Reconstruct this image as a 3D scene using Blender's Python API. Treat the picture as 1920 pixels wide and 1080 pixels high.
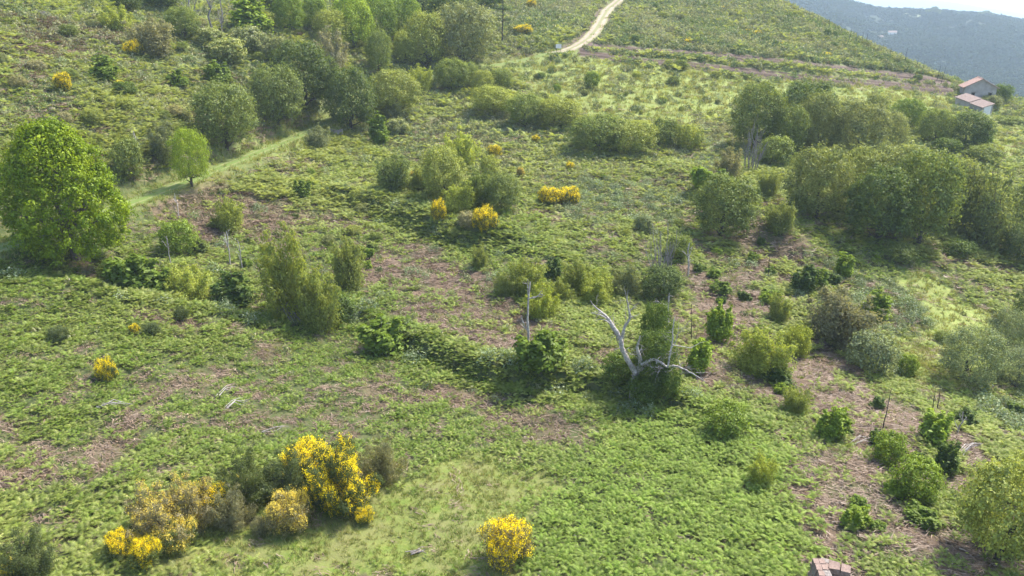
import bpy, math, random
import numpy as np
from mathutils import Vector, Matrix

for _o in list(bpy.data.objects):
    bpy.data.objects.remove(_o, do_unlink=True)
SC = bpy.context.scene
COL = SC.collection
R = math.radians

# ------------------------------------------------------------------ camera
F_PX, HOR = 1400.0, 525.0                      # focal length and horizon offset, in pixels of a 1920 px wide frame
TH = math.atan(HOR / F_PX)
CAM_H = 24.0
cam_d = bpy.data.cameras.new('camera'); cam = bpy.data.objects.new('camera', cam_d); COL.objects.link(cam)
cam.location = (0, 0, CAM_H); cam.rotation_euler = (math.pi / 2 - TH, 0, 0)
cam_d.sensor_width = 36.0; cam_d.lens = 36.0 * F_PX / 1920.0
cam_d.clip_start = 0.5; cam_d.clip_end = 30000
SC.camera = cam

# ------------------------------------------------------------------ sky, sun, exposure
SUN_AZ, SUN_EL = R(52), R(56)                  # azimuth to the right of the view direction, elevation
W = bpy.data.worlds.new('World'); SC.world = W; W.use_nodes = True
wn = W.node_tree.nodes; wl = W.node_tree.links
wn.clear()
sky = wn.new('ShaderNodeTexSky'); sky.sky_type = 'NISHITA'; sky.sun_disc = False
sky.sun_elevation = SUN_EL; sky.sun_rotation = SUN_AZ
sky.dust_density = 2.2; sky.air_density = 1.0; sky.altitude = 500
bg = wn.new('ShaderNodeBackground'); bg.inputs[1].default_value = 0.15
wo = wn.new('ShaderNodeOutputWorld')
wl.new(sky.outputs[0], bg.inputs[0]); wl.new(bg.outputs[0], wo.inputs[0])
sun_d = bpy.data.lights.new('sun', 'SUN'); sun_d.energy = 3.3; sun_d.angle = R(6.0); sun_d.color = (1.0, 0.95, 0.86)
sun = bpy.data.objects.new('sun', sun_d); COL.objects.link(sun)
sun_vec = Vector((math.sin(SUN_AZ) * math.cos(SUN_EL), math.cos(SUN_AZ) * math.cos(SUN_EL), math.sin(SUN_EL)))
sun.rotation_euler = sun_vec.to_track_quat('Z', 'Y').to_euler()
SC.view_settings.view_transform = 'Standard'; SC.view_settings.look = 'None'
SC.view_settings.gamma = 1.0; SC.view_settings.use_curve_mapping = False
SC.view_settings.exposure = 1.74
SC.render.engine = 'CYCLES'
cy = SC.cycles
cy.max_bounces = 7; cy.diffuse_bounces = 3; cy.glossy_bounces = 2; cy.transmission_bounces = 4
cy.volume_bounces = 1; cy.transparent_max_bounces = 8
cy.use_denoising = True; cy.sample_clamp_indirect = 6
HAZE_DENSITY = 0.00022

# ------------------------------------------------------------------ noise and terrain maths
def _hash(ix, iy, s):
    h = (ix * 374761393 + iy * 668265263 + s * 1442695041) & 0xFFFFFFFF
    h = ((h ^ (h >> 13)) * 1274126177) & 0xFFFFFFFF
    return ((h ^ (h >> 16)) & 0xFFFF) / 65535.0
def vnoise(x, y, s=0):
    x = np.asarray(x, float); y = np.asarray(y, float)
    fx = np.floor(x); fy = np.floor(y); ix = fx.astype(np.int64); iy = fy.astype(np.int64)
    tx = x - fx; ty = y - fy
    tx = tx * tx * (3 - 2 * tx); ty = ty * ty * (3 - 2 * ty)
    a = _hash(ix, iy, s); b = _hash(ix + 1, iy, s); c = _hash(ix, iy + 1, s); d = _hash(ix + 1, iy + 1, s)
    return (a * (1 - tx) + b * tx) * (1 - ty) + (c * (1 - tx) + d * tx) * ty
def fbm(x, y, s=0, oct=4):
    v = 0; a = 0.5; t = 0
    for k in range(oct):
        v = v + a * vnoise(x * 2 ** k, y * 2 ** k, s + 17 * k); t += a; a *= 0.5
    return v / t
def sstep(a, b, x):
    t = np.clip((x - a) / (b - a), 0, 1); return t * t * (3 - 2 * t)

CT, ST = math.cos(TH), math.sin(TH)
def ray(px, py):
    u = (px - 960) / F_PX; v = (540 - py) / F_PX
    return np.array([u, CT + v * ST, -ST + v * CT])
def at_depth(px, py, Y):
    d = ray(px, py); k = Y / d[1]
    return np.array([d[0] * k, Y, CAM_H + d[2] * k])

# heights surveyed along lines of sight: picture point and distance ahead of the camera
SURVEY = [
 (960,1080,27),(400,1080,27),(0,1080,26),(1500,1080,27.5),(1920,1080,28),
 (960,800,40),(0,800,37),(400,800,39),(1500,800,41.5),(1920,800,45),
 (960,640,53),(400,620,52),(0,620,47),(1500,640,57),(1920,640,64),
 (120,500,56),(0,465,57),(270,375,76),(500,280,100),(600,235,116),(740,150,142),(920,125,158),(1050,95,170),(1110,60,190),(1155,5,240),
 (960,420,78),(960,300,104),(960,220,128),(1200,400,84),(1200,250,122),(1200,150,152),
 (1650,450,82),(1920,470,86),(1480,300,112),(1800,280,126),(1920,260,140),
 (1825,205,176),(1920,200,182),(1500,130,172),(1780,160,190),(1500,180,158),(1700,180,172),
 (1300,95,180),(1350,40,215),(1450,0,260),(1600,75,235),(1700,120,215),
 (0,300,72),(0,200,82),(0,100,98),(0,0,120),(250,200,92),(250,100,112),(250,0,140),
 (500,150,122),(500,50,140),(700,50,165),(900,40,190),(980,0,230)]
ctl = [at_depth(*p) for p in SURVEY]
ctl += [np.array(p, float) for p in [
 (3,290,40),(-95,185,44),(-150,160,52),(-130,60,32),(-110,0,20),(0,-60,-6),(70,-50,-14),(-70,-60,6),(90,10,-12),(110,60,-12),(150,110,-8),
 (60,300,34),(105,320,20),(125,285,0),(135,258,-8),(140,232,-10),(160,225,-12),(190,190,-10),(210,300,-45),(120,380,-10),(0,390,48),(-120,330,60),(-60,250,44)]]
ctl = np.array(ctl)
def _phi(r2): return 0.5 * r2 * np.log(r2 + 1e-9)
_n = len(ctl); S_ = 0.01
_P = ctl[:, :2] * S_
_d2 = ((_P[:, None] - _P[None]) ** 2).sum(2)
_A = np.zeros((_n + 3, _n + 3)); _A[:_n, :_n] = _phi(_d2) + np.eye(_n) * 0.0015
_A[:_n, _n] = 1; _A[:_n, _n + 1:] = _P; _A[_n, :_n] = 1; _A[_n + 1:, :_n] = _P.T
_w = np.linalg.solve(_A, np.concatenate([ctl[:, 2], np.zeros(3)]))
def tps(x, y):
    out = np.empty(len(x))
    for i in range(0, len(x), 60000):
        q = np.stack([x[i:i + 60000], y[i:i + 60000]], 1) * S_
        d2 = ((q[:, None, :] - _P[None]) ** 2).sum(2)
        out[i:i + 60000] = _phi(d2) @ _w[:_n] + _w[_n] + q @ _w[_n + 1:]
    return out

RIDGE_U = []; RIDGE_Z = []
for px, py in [(960,-60),(1300,-30),(1440,-12),(1580,4),(1650,20),(1760,24),(1850,30),(1920,42),(2100,70),(2600,90)]:
    p = at_depth(px, py, 1500); RIDGE_U.append(p[0] / 1500); RIDGE_Z.append(p[2])
MT_U = []; MT_Z = []
for px, py in [(960,-40),(1440,-32),(1600,-16),(1700,-8),(1800,6),(1920,26),(2300,22),(2600,10)]:
    p = at_depth(px, py, 6500); MT_U.append(p[0] / 6500); MT_Z.append(p[2])
def far_z(x, y):
    r = np.hypot(x, y); yy = np.maximum(y, 1.0); u = np.clip(x / yy, -3, 3); u = np.where(y <= 1, 3 * np.sign(x), u)
    rz = np.interp(u, RIDGE_U, RIDGE_Z); mz = np.interp(u, MT_U, MT_Z)
    d = np.where(y > 0, y, r)
    t = sstep(520, 1500, d)
    z = -78 + (rz + 78) * t ** 0.8 + (fbm(x / 190, y / 190, 5) - .5) * 46 * sstep(400, 800, d) * (1 - sstep(1250, 1480, d))
    z = np.where(d > 1500, rz - 130 * sstep(1500, 2600, d) , z)
    z = np.where(d > 2600, z + (mz + 130 - rz) * sstep(3600, 6500, d), z)
    return z

# tracks on the ground (picture points), dropped to the ground once the base relief is known
GX0, GX1, GY0, GY1, GS = -210.0, 270.0, -70.0, 420.0, 0.5
gx = np.arange(GX0, GX1 + GS / 2, GS); gy = np.arange(GY0, GY1 + GS / 2, GS)
_cx = np.arange(GX0, GX1 + 1, 2.0); _cy = np.arange(GY0, GY1 + 1, 2.0)
_XX, _YY = np.meshgrid(_cx, _cy)
_base = tps(_XX.ravel(), _YY.ravel()).reshape(_XX.shape)
def _up(base):                                  # 2 m relief to the half-metre grid
    ix = (gx - GX0) / 2; iy = (gy - GY0) / 2
    i0 = np.clip(ix.astype(int), 0, base.shape[1] - 2); j0 = np.clip(iy.astype(int), 0, base.shape[0] - 2)
    tx = (ix - i0)[None]; ty = (iy - j0)[:, None]
    return (base[j0][:, i0] * (1 - tx) + base[j0][:, i0 + 1] * tx) * (1 - ty) + (base[j0 + 1][:, i0] * (1 - tx) + base[j0 + 1][:, i0 + 1] * tx) * ty
ZG = _up(_base)
XG, YG = np.meshgrid(gx, gy)
rG = np.hypot(XG, YG)
wfar = sstep(270, 400, rG)
ZG = ZG * (1 - wfar) + far_z(XG.ravel(), YG.ravel()).reshape(XG.shape) * wfar

def Zat(x, y):
    x = np.atleast_1d(np.asarray(x, float)); y = np.atleast_1d(np.asarray(y, float))
    ix = (x - GX0) / GS; iy = (y - GY0) / GS
    i0 = np.clip(ix.astype(int), 0, ZG.shape[1] - 2); j0 = np.clip(iy.astype(int), 0, ZG.shape[0] - 2)
    tx = np.clip(ix - i0, 0, 1); ty = np.clip(iy - j0, 0, 1)
    return (ZG[j0, i0] * (1 - tx) + ZG[j0, i0 + 1] * tx) * (1 - ty) + (ZG[j0 + 1, i0] * (1 - tx) + ZG[j0 + 1, i0 + 1] * tx) * ty
_tt = np.concatenate([np.arange(20, 130, .12), np.arange(130, 330, .3)])
def hit(px, py):
    d = ray(px, py); d = d / d[1]
    z = CAM_H + d[2] * _tt; g = Zat(d[0] * _tt, _tt)
    k = np.argmax(g > z)
    if not (g > z)[k]: k = len(_tt) - 60
    k = max(k, 1)
    a0 = z[k - 1] - g[k - 1]; a1 = g[k] - z[k]
    t = _tt[k - 1] + (_tt[k] - _tt[k - 1]) * (a0 / (a0 + a1 + 1e-9) if a0 + a1 > 0 else 0)
    return np.array([d[0] * t, t, float(Zat(d[0] * t, t)[0])])
def poly(pts): return np.array([hit(*p)[:2] for p in pts])
def dense(P, step=0.8):
    P = np.asarray(P); seg = np.hypot(*np.diff(P, axis=0).T); s = np.concatenate([[0], np.cumsum(seg)])
    # Catmull-Rom through the points for a smooth line
    Q = []; n = len(P)
    for i in range(n - 1):
        p0 = P[max(i - 1, 0)]; p1 = P[i]; p2 = P[i + 1]; p3 = P[min(i + 2, n - 1)]
        m = max(2, int(seg[i] / step))
        for k in range(m):
            t = k / m
            Q.append(0.5 * ((2 * p1) + (-p0 + p2) * t + (2 * p0 - 5 * p1 + 4 * p2 - p3) * t * t + (-p0 + 3 * p1 - 3 * p2 + p3) * t ** 3))
    Q.append(P[-1]); return np.array(Q)
def near_line(x, y, L, chunk=40000):
    """distance to a dense line, index of nearest line point, and the side (positive on the left of its direction)"""
    d = np.empty(len(x)); ii = np.empty(len(x), int); sd = np.empty(len(x))
    T = np.gradient(L, axis=0)
    for i in range(0, len(x), chunk):
        dx = x[i:i + chunk, None] - L[None, :, 0]; dy = y[i:i + chunk, None] - L[None, :, 1]
        q = dx * dx + dy * dy; k = q.argmin(1); a = np.arange(len(k))
        d[i:i + chunk] = np.sqrt(q[a, k]); ii[i:i + chunk] = k
        sd[i:i + chunk] = T[k, 0] * dy[a, k] - T[k, 1] * dx[a, k]
    return d, ii, np.sign(sd)

# terrace banks: the ground steps up on the far side of these lines
def bank(pts, h, width):
    global ZG
    L = dense(poly(pts), 1.0)
    m = (XG > L[:, 0].min() - 26) & (XG < L[:, 0].max() + 26) & (YG > L[:, 1].min() - 26) & (YG < L[:, 1].max() + 26)
    x = XG[m]; y = YG[m]
    d, k, s = near_line(x, y, L)
    sd = d * s + (fbm(x / 5, y / 5, 9) - .5) * 2.0
    n = len(L); e = np.minimum(k, n - 1 - k) / max(n * .25, 1)
    e = np.clip(e, 0, 1)
    prof = sstep(-width, width, sd) - 0.5
    fall = 1 - sstep(2, 24, d)
    ZG[m] += h * prof * fall * e
    return L
BANK1 = bank([(600,560),(680,600),(760,640),(830,668),(900,690),(1000,705),(1100,720),(1190,742),(1300,768),(1400,795)], 1.5, 1.0)
BANK2 = bank([(530,352),(600,362),(670,378),(740,400),(850,440),(930,455),(1040,475)], 1.7, 1.4)
BANK3 = bank([(1270,330),(1360,400),(1480,470),(1620,500)], 1.6, 1.5)
BANK4 = bank([(560,610),(420,590),(300,575),(150,540),(20,520)], 1.6, 1.2)

TRACK_PX = [(-160,520),(0,465),(60,446),(140,418),(270,374),(350,341),(430,307),(500,281),(560,257),(612,231),(660,196),(700,172),(745,151),(830,133),(920,124),(1000,108),(1050,96)]
ROAD_PX = [(1030,101),(1060,94),(1085,84),(1105,70),(1120,52),(1130,34),(1142,16),(1160,2),(1172,-8)]
CUT_A_PX = [(1085,98),(1150,107),(1230,116),(1330,126),(1450,140),(1560,151),(1680,161),(1775,168)]
CUT_B_PX = [(1130,88),(1200,93),(1290,99),(1400,109),(1520,122),(1640,137),(1770,152)]
LINES = {k: dense(poly(p), 1.0) for k, p in dict(track=TRACK_PX, road=ROAD_PX, cut_a=CUT_A_PX, cut_b=CUT_B_PX).items()}
def carve(L, half, blend):
    zc = Zat(L[:, 0], L[:, 1]); ker = np.ones(13) / 13
    zc = np.convolve(np.pad(zc, 6, mode='edge'), ker, 'valid')
    m = (XG > L[:, 0].min() - 9) & (XG < L[:, 0].max() + 9) & (YG > L[:, 1].min() - 9) & (YG < L[:, 1].max() + 9)
    d, k, s = near_line(XG[m], YG[m], L)
    w = 1 - sstep(half, half + blend, d)
    ZG[m] = ZG[m] * (1 - w) + zc[k] * w
for k, hf, bl in (('track', 1.9, 1.6), ('road', 2.0, 1.8), ('cut_a', 1.1, .8), ('cut_b', 1.1, .8)):
    carve(LINES[k], hf, bl)
# small lumps everywhere but on the tracks
_dt = np.full(XG.shape, 99.0)
for L in LINES.values():
    m = (XG > L[:, 0].min() - 9) & (XG < L[:, 0].max() + 9) & (YG > L[:, 1].min() - 9) & (YG < L[:, 1].max() + 9)
    _dt[m] = np.minimum(_dt[m], near_line(XG[m], YG[m], L)[0])
ZG += ((fbm(XG / 6, YG / 6, 3) - .5) * 1.1 + (vnoise(XG / 1.3, YG / 1.3, 8) - .5) * 0.22) * sstep(1.5, 4.5, _dt) * (1 - wfar)

def in_poly(x, y, P):
    c = np.zeros(len(x), bool); j = len(P) - 1
    for i in range(len(P)):
        a = P[i]; b = P[j]
        t = ((a[1] > y) != (b[1] > y)) & (x < (b[0] - a[0]) * (y - a[1]) / (b[1] - a[1] + 1e-12) + a[0])
        c ^= t; j = i
    return c
ZONES = {
 'grass': [[(235,1090),(330,1015),(480,965),(640,925),(700,880),(800,862),(920,852),(1020,872),(1070,900),(1000,950),(985,1040),(1030,1090)],
           [(1690,705),(1700,660),(1745,600),(1715,560),(1690,500),(1730,500),(1790,560),(1850,600),(1800,640),(1760,690),(1800,720),(1740,740)],
           [(950,138),(1100,112),(1220,125),(1450,150),(1790,176),(1800,225),(1650,206),(1450,192),(1380,225),(1250,236),(1110,215),(1000,175)],
           [(1240,142),(1500,152),(1700,176),(1800,186),(1795,220),(1640,205),(1450,182),(1300,172)],
           [(1845,205),(1925,212),(1925,300),(1865,292),(1850,240)],
           [(900,128),(1090,104),(1110,112),(1000,135),(930,145)],
           [(1150,70),(1175,20),(1200,0),(1185,60),(1165,95),(1130,96)],
           [(690,160),(740,165),(700,200),(660,215)]],
 'litter': [[(680,480),(800,465),(930,520),(1030,600),(1000,680),(880,672),(780,620),(710,565)],
            [(250,395),(330,345),(430,340),(570,380),(560,440),(400,445),(290,450)],
            [(1375,790),(1470,808),(1580,848),(1720,920),(1860,1035),(1740,1060),(1580,1020),(1490,1030),(1430,900)],
            [(1285,600),(1340,520),(1430,440),(1490,470),(1440,560),(1390,620),(1330,730),(1260,705)],
            [(1590,790),(1640,765),(1730,800),(1710,885),(1640,875)],
            [(0,830),(60,815),(110,860),(80,895),(0,915)],
            [(390,300),(490,232),(590,205),(615,232),(500,272),(280,362)],
            [(1060,695),(1180,655),(1190,712),(1100,722)],
            [(1390,720),(1500,675),(1600,700),(1640,770),(1500,765)],
            [(0,60),(110,90),(70,150),(0,160)],
            [(1480,960),(1560,985),(1640,1090),(1440,1090)],
            [(800,690),(870,695),(900,720),(830,725)],
            [(1700,930),(1920,1080),(1840,1090),(1740,1000)],
            [(830,118),(920,118),(1010,103),(1005,95),(910,106)]],
 'heath': [[(0,30),(500,-10),(560,190),(350,225),(150,205),(0,255)],
           [(740,245),(900,200),(1080,222),(1300,165),(1420,215),(1380,300),(1200,335),(1040,355),(700,305)],
           [(1165,-12),(1470,-12),(1790,158),(1400,112),(1180,95)],
           [(930,-10),(1100,-10),(1075,55),(980,100),(930,95)]],
 'bramble': [[(1560,500),(1680,520),(1775,580),(1720,640),(1680,700),(1620,650),(1540,590)],
             [(1790,735),(1925,720),(1925,830),(1850,810)],
             [(1020,380),(1130,330),(1290,360),(1240,440),(1090,430)],
             [(1280,240),(1400,300),(1380,340),(1290,330)]],
 'meadow': [[(950,138),(1100,112),(1220,125),(1450,150),(1790,176),(1800,225),(1650,206),(1450,192),(1380,225),(1250,236),(1110,215),(1000,175)],
            [(1690,710),(1695,650),(1735,600),(1700,550),(1680,500),(1730,498),(1800,560),(1850,590),(1800,640),(1762,690),(1800,720),(1740,742)],
            [(1845,205),(1925,212),(1925,300),(1865,292),(1850,240)]],
 'mixed': [[(1270,430),(1500,440),(1560,520),(1540,600),(1640,700),(1800,800),(1930,830),(1930,1010),(1700,905),(1500,790),(1330,765),(1240,700)],
           [(0,760),(140,770),(200,850),(120,930),(0,960)],[(100,570),(500,605),(520,650),(300,660)],[(0,25),(240,55),(220,135),(0,190)],
           [(560,380),(700,420),(740,520),(640,480)],[(740,240),(1000,250),(960,330),(780,320)],[(790,700),(960,720),(1000,760),(820,740)],[(1480,960),(1920,1090),(1440,1090)]],
 'lush': [[(990,965),(1070,885),(1200,800),(1370,795),(1440,900),(1490,1000),(1520,1090),(1040,1090)]],
}
ZW = {k: [poly(p) for p in v] for k, v in ZONES.items()}
def zone(name, x, y, warp=1.0):
    w = warp * np.clip(np.hypot(x, y) / 50, .5, 3)
    xx = x + (fbm(x / 3.1, y / 3.1, 21) - .5) * 5 * w; yy = y + (fbm(x / 3.1, y / 3.1, 22) - .5) * 6 * w
    out = np.zeros(len(x), bool)
    for P in ZW[name]: out |= in_poly(xx, yy, P)
    return out
def line_dist(x, y):
    d = np.full(len(x), 99.0)
    for k, L in LINES.items(): d = np.minimum(d, near_line(x, y, L)[0] + (.1 if k.startswith('cut') else 0))
    return d

# ------------------------------------------------------------------ materials
def new_mat(name):
    m = bpy.data.materials.new(name); m.use_nodes = True
    n = m.node_tree.nodes; n.clear(); return m, n, m.node_tree.links
def N(n, t, **k):
    o = n.new(t)
    for a, b in k.items(): setattr(o, a, b)
    return o
def mixc(n, l, fac, a, b, blend='MIX'):
    m = n.new('ShaderNodeMix'); m.data_type = 'RGBA'; m.blend_type = blend
    for i, v in ((0, fac), (6, a), (7, b)):
        if isinstance(v, (int, float)): m.inputs[i].default_value = v
        elif isinstance(v, tuple): m.inputs[i].default_value = (*v, 1)
        else: l.new(v, m.inputs[i])
    return m.outputs[2]
def mth(n, l, op, a, b=0.0, c=None):
    m = n.new('ShaderNodeMath'); m.operation = op
    for i, v in enumerate((a, b) if c is None else (a, b, c)):
        if isinstance(v, (int, float)): m.inputs[i].default_value = v
        else: l.new(v, m.inputs[i])
    return m.outputs[0]
def leaf_out(n, l, color, transl=0.38, gloss=0.012, rough=0.5):
    dif = N(n, 'ShaderNodeBsdfDiffuse'); tr = N(n, 'ShaderNodeBsdfTranslucent'); gl = N(n, 'ShaderNodeBsdfGlossy')
    gl.inputs['Roughness'].default_value = rough; gl.inputs['Color'].default_value = (1, 1, 1, 1)
    l.new(color, dif.inputs[0])
    tc = mixc(n, l, 1.0, color, (1.25, 1.2, 0.7), 'MULTIPLY'); l.new(tc, tr.inputs[0])
    a = N(n, 'ShaderNodeMixShader'); a.inputs[0].default_value = transl
    l.new(dif.outputs[0], a.inputs[1]); l.new(tr.outputs[0], a.inputs[2])
    b = N(n, 'ShaderNodeMixShader'); b.inputs[0].default_value = gloss
    l.new(a.outputs[0], b.inputs[1]); l.new(gl.outputs[0], b.inputs[2])
    o = N(n, 'ShaderNodeOutputMaterial'); l.new(b.outputs[0], o.inputs[0])
def tree_leaf(name, shift=(1.7, 1.5, 0.8), lo=0.6, hi=1.45, transl=.38, gloss=.012):
    """leaf colour from the object's own colour, varied leaf by leaf and sprig by sprig"""
    m, n, l = new_mat(name)
    oi = N(n, 'ShaderNodeObjectInfo'); at = N(n, 'ShaderNodeAttribute', attribute_name='rnd')
    c2 = mixc(n, l, 1.0, oi.outputs['Color'], shift, 'MULTIPLY')
    c = mixc(n, l, at.outputs['Fac'], oi.outputs['Color'], c2)
    at2 = N(n, 'ShaderNodeAttribute', attribute_name='rnd2')
    v = mth(n, l, 'MULTIPLY_ADD', at2.outputs['Fac'], hi - lo, lo)
    cc = N(n, 'ShaderNodeCombineColor')
    for i in range(3): l.new(v, cc.inputs[i])
    c = mixc(n, l, 1.0, c, cc.outputs[0], 'MULTIPLY')
    leaf_out(n, l, c, transl, gloss); return m
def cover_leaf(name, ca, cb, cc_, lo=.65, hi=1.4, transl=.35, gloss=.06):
    """colour of a ground plant: from ca to cb by noise patch, bracken also by distance, some of its leaves cc_"""
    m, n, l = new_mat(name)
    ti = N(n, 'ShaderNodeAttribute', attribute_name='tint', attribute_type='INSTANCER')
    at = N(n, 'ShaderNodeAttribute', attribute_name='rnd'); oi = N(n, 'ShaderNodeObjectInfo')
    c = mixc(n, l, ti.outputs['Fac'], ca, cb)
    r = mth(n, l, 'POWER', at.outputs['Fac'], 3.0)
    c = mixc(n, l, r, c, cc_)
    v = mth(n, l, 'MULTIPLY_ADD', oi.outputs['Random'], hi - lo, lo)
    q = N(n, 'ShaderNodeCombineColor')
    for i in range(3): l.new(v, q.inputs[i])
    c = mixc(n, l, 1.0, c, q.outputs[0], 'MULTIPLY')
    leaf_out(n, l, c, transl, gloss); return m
def solid(name, col, rough=.85, var=.25, scale=3.0, bump=0.0, col2=None, spec=.3):
    m, n, l = new_mat(name)
    p = N(n, 'ShaderNodeBsdfPrincipled'); o = N(n, 'ShaderNodeOutputMaterial'); l.new(p.outputs[0], o.inputs[0])
    tc = N(n, 'ShaderNodeTexCoord'); nz = N(n, 'ShaderNodeTexNoise'); nz.inputs['Scale'].default_value = scale; nz.inputs['Detail'].default_value = 6
    l.new(tc.outputs['Object'], nz.inputs['Vector'])
    c2 = col2 or tuple(c * (1 - 2 * var) for c in col)
    rp = N(n, 'ShaderNodeMapRange'); rp.inputs[1].default_value = .35; rp.inputs[2].default_value = .65
    l.new(nz.outputs['Fac'], rp.inputs[0])
    l.new(mixc(n, l, rp.outputs[0], c2, col), p.inputs['Base Color'])
    p.inputs['Roughness'].default_value = rough; p.inputs['Specular IOR Level'].default_value = spec
    if bump:
        b = N(n, 'ShaderNodeBump'); b.inputs['Strength'].default_value = bump; b.inputs['Distance'].default_value = .05
        l.new(nz.outputs['Fac'], b.inputs['Height']); l.new(b.outputs[0], p.inputs['Normal'])
    return m
def ground_mat():
    m, n, l = new_mat('hillside_soil_and_turf')
    p = N(n, 'ShaderNodeBsdfPrincipled'); o = N(n, 'ShaderNodeOutputMaterial'); l.new(p.outputs[0], o.inputs[0])
    p.inputs['Roughness'].default_value = .95; p.inputs['Specular IOR Level'].default_value = .15
    tc = N(n, 'ShaderNodeTexCoord')
    def noise(s, d=6):
        z = N(n, 'ShaderNodeTexNoise'); z.inputs['Scale'].default_value = s; z.inputs['Detail'].default_value = d; z.inputs['Roughness'].default_value = .65
        l.new(tc.outputs['Object'], z.inputs['Vector']); return z.outputs['Fac']
    def rng(v, a, b):
        r = N(n, 'ShaderNodeMapRange'); r.inputs[1].default_value = a; r.inputs[2].default_value = b; l.new(v, r.inputs[0]); return r.outputs[0]
    att = lambda k: N(n, 'ShaderNodeAttribute', attribute_name=k).outputs['Fac']
    fine = rng(noise(2.6), .35, .65); mid = rng(noise(.45), .35, .65); big = rng(noise(.02), .4, .6)
    base = mixc(n, l, fine, (.04, .06, .016), (.09, .09, .036))            # turf and soil under the bracken
    lit = mixc(n, l, fine, (.075, .052, .034), (.16, .112, .074)); lit = mixc(n, l, mid, lit, (.095, .066, .045))
    gra = mixc(n, l, fine, (.075, .125, .015), (.16, .185, .04)); gra = mixc(n, l, mid, gra, (.14, .14, .05))
    hea = mixc(n, l, fine, (.10, .125, .045), (.20, .195, .10)); hea = mixc(n, l, mid, hea, (.13, .16, .06))
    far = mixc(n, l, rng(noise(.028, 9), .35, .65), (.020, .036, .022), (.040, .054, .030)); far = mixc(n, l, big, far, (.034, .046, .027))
    c = mixc(n, l, att('litter'), base, lit); c = mixc(n, l, att('grass'), c, gra); c = mixc(n, l, att('heath'), c, hea)
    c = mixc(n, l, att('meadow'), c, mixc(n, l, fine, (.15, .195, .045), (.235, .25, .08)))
    c = mixc(n, l, att('soil'), c, mixc(n, l, fine, (.075, .052, .042), (.14, .10, .08)))
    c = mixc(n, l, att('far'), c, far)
    l.new(c, p.inputs['Base Color'])
    b = N(n, 'ShaderNodeBump'); b.inputs['Strength'].default_value = .5; b.inputs['Distance'].default_value = .15
    l.new(noise(3.0, 8), b.inputs['Height']); l.new(b.outputs[0], p.inputs['Normal'])
    return m

# ------------------------------------------------------------------ object helpers
def tag(o, label=None, cat=None, group=None, kind=None):
    for k, v in (('label', label), ('category', cat), ('group', group), ('kind', kind)):
        if v: o[k] = v
    return o
def mesh_of(name, V, Fc, mats, attrs=None, smooth=False):
    me = bpy.data.meshes.new(name)
    V = np.asarray(V, dtype=np.float32)
    if isinstance(Fc, np.ndarray):
        k = Fc.shape[1]; me.vertices.add(len(V)); me.vertices.foreach_set('co', V.ravel())
        me.loops.add(Fc.size); me.loops.foreach_set('vertex_index', Fc.astype(np.int32).ravel())
        me.polygons.add(len(Fc)); me.polygons.foreach_set('loop_start', np.arange(0, Fc.size, k, dtype=np.int32))
        me.polygons.foreach_set('loop_total', np.full(len(Fc), k, np.int32))
        me.update(calc_edges=True)
    else:
        me.from_pydata([tuple(v) for v in V.tolist()], [], Fc)
    for m in (mats if isinstance(mats, (list, tuple)) else [mats]): me.materials.append(m)
    for k, (dom, val) in (attrs or {}).items():
        a = me.attributes.new(k, 'FLOAT', dom); a.data.foreach_set('value', np.asarray(val, np.float32))
    if smooth: me.polygons.foreach_set('use_smooth', np.ones(len(me.polygons), bool))
    me.update(); return me
def obj(name, me, parent=None, color=None):
    o = bpy.data.objects.new(name, me); COL.objects.link(o)
    if parent: o.parent = parent
    if color: o.color = (*color, 1)
    return o
def empty(name, loc=(0, 0, 0), rz=0.0, scale=(1, 1, 1)):
    o = bpy.data.objects.new(name, None); COL.objects.link(o); o.empty_display_size = .3
    o.location = loc; o.rotation_euler = (0, 0, rz); o.scale = scale; return o

def tubes(paths, sides=6):
    """tapered tubes along polylines [(x, y, z, r), ...]"""
    V = []; Q = []; n0 = 0
    for P in paths:
        P = np.asarray(P, float)
        T = np.gradient(P[:, :3], axis=0); T /= np.linalg.norm(T, axis=1, keepdims=True) + 1e-9
        ref = np.array([1, 0, 0.]) if abs(T[0, 0]) < .8 else np.array([0, 1., 0])
        A = np.cross(T, ref); A /= np.linalg.norm(A, axis=1, keepdims=True) + 1e-9; B = np.cross(T, A)
        an = np.linspace(0, 2 * np.pi, sides, endpoint=False)
        ring = P[:, None, :3] + P[:, None, 3:4] * (np.cos(an)[None, :, None] * A[:, None] + np.sin(an)[None, :, None] * B[:, None])
        V.append(ring.reshape(-1, 3)); m = len(P)
        i, j = np.meshgrid(np.arange(m - 1), np.arange(sides), indexing='ij')
        a = n0 + i * sides + j; b = n0 + i * sides + (j + 1) % sides
        Q.append(np.stack([a, b, b + sides, a + sides], -1).reshape(-1, 4)); n0 += m * sides
    return np.concatenate(V), np.concatenate(Q)
def wiggle(rng, p, q, r0, r1, n=6, amp=.08):
    p = np.asarray(p, float); q = np.asarray(q, float); L = np.linalg.norm(q - p)
    t = np.linspace(0, 1, n)[:, None]; pts = p + (q - p) * t
    off = rng.normal(0, amp * L / 2, (n, 3)); off[0] = 0; off[-1] *= .4
    pts = pts + off * np.sin(np.pi * np.clip(t, 0, .9))
    return np.concatenate([pts, (r0 + (r1 - r0) * t)], 1)

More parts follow.
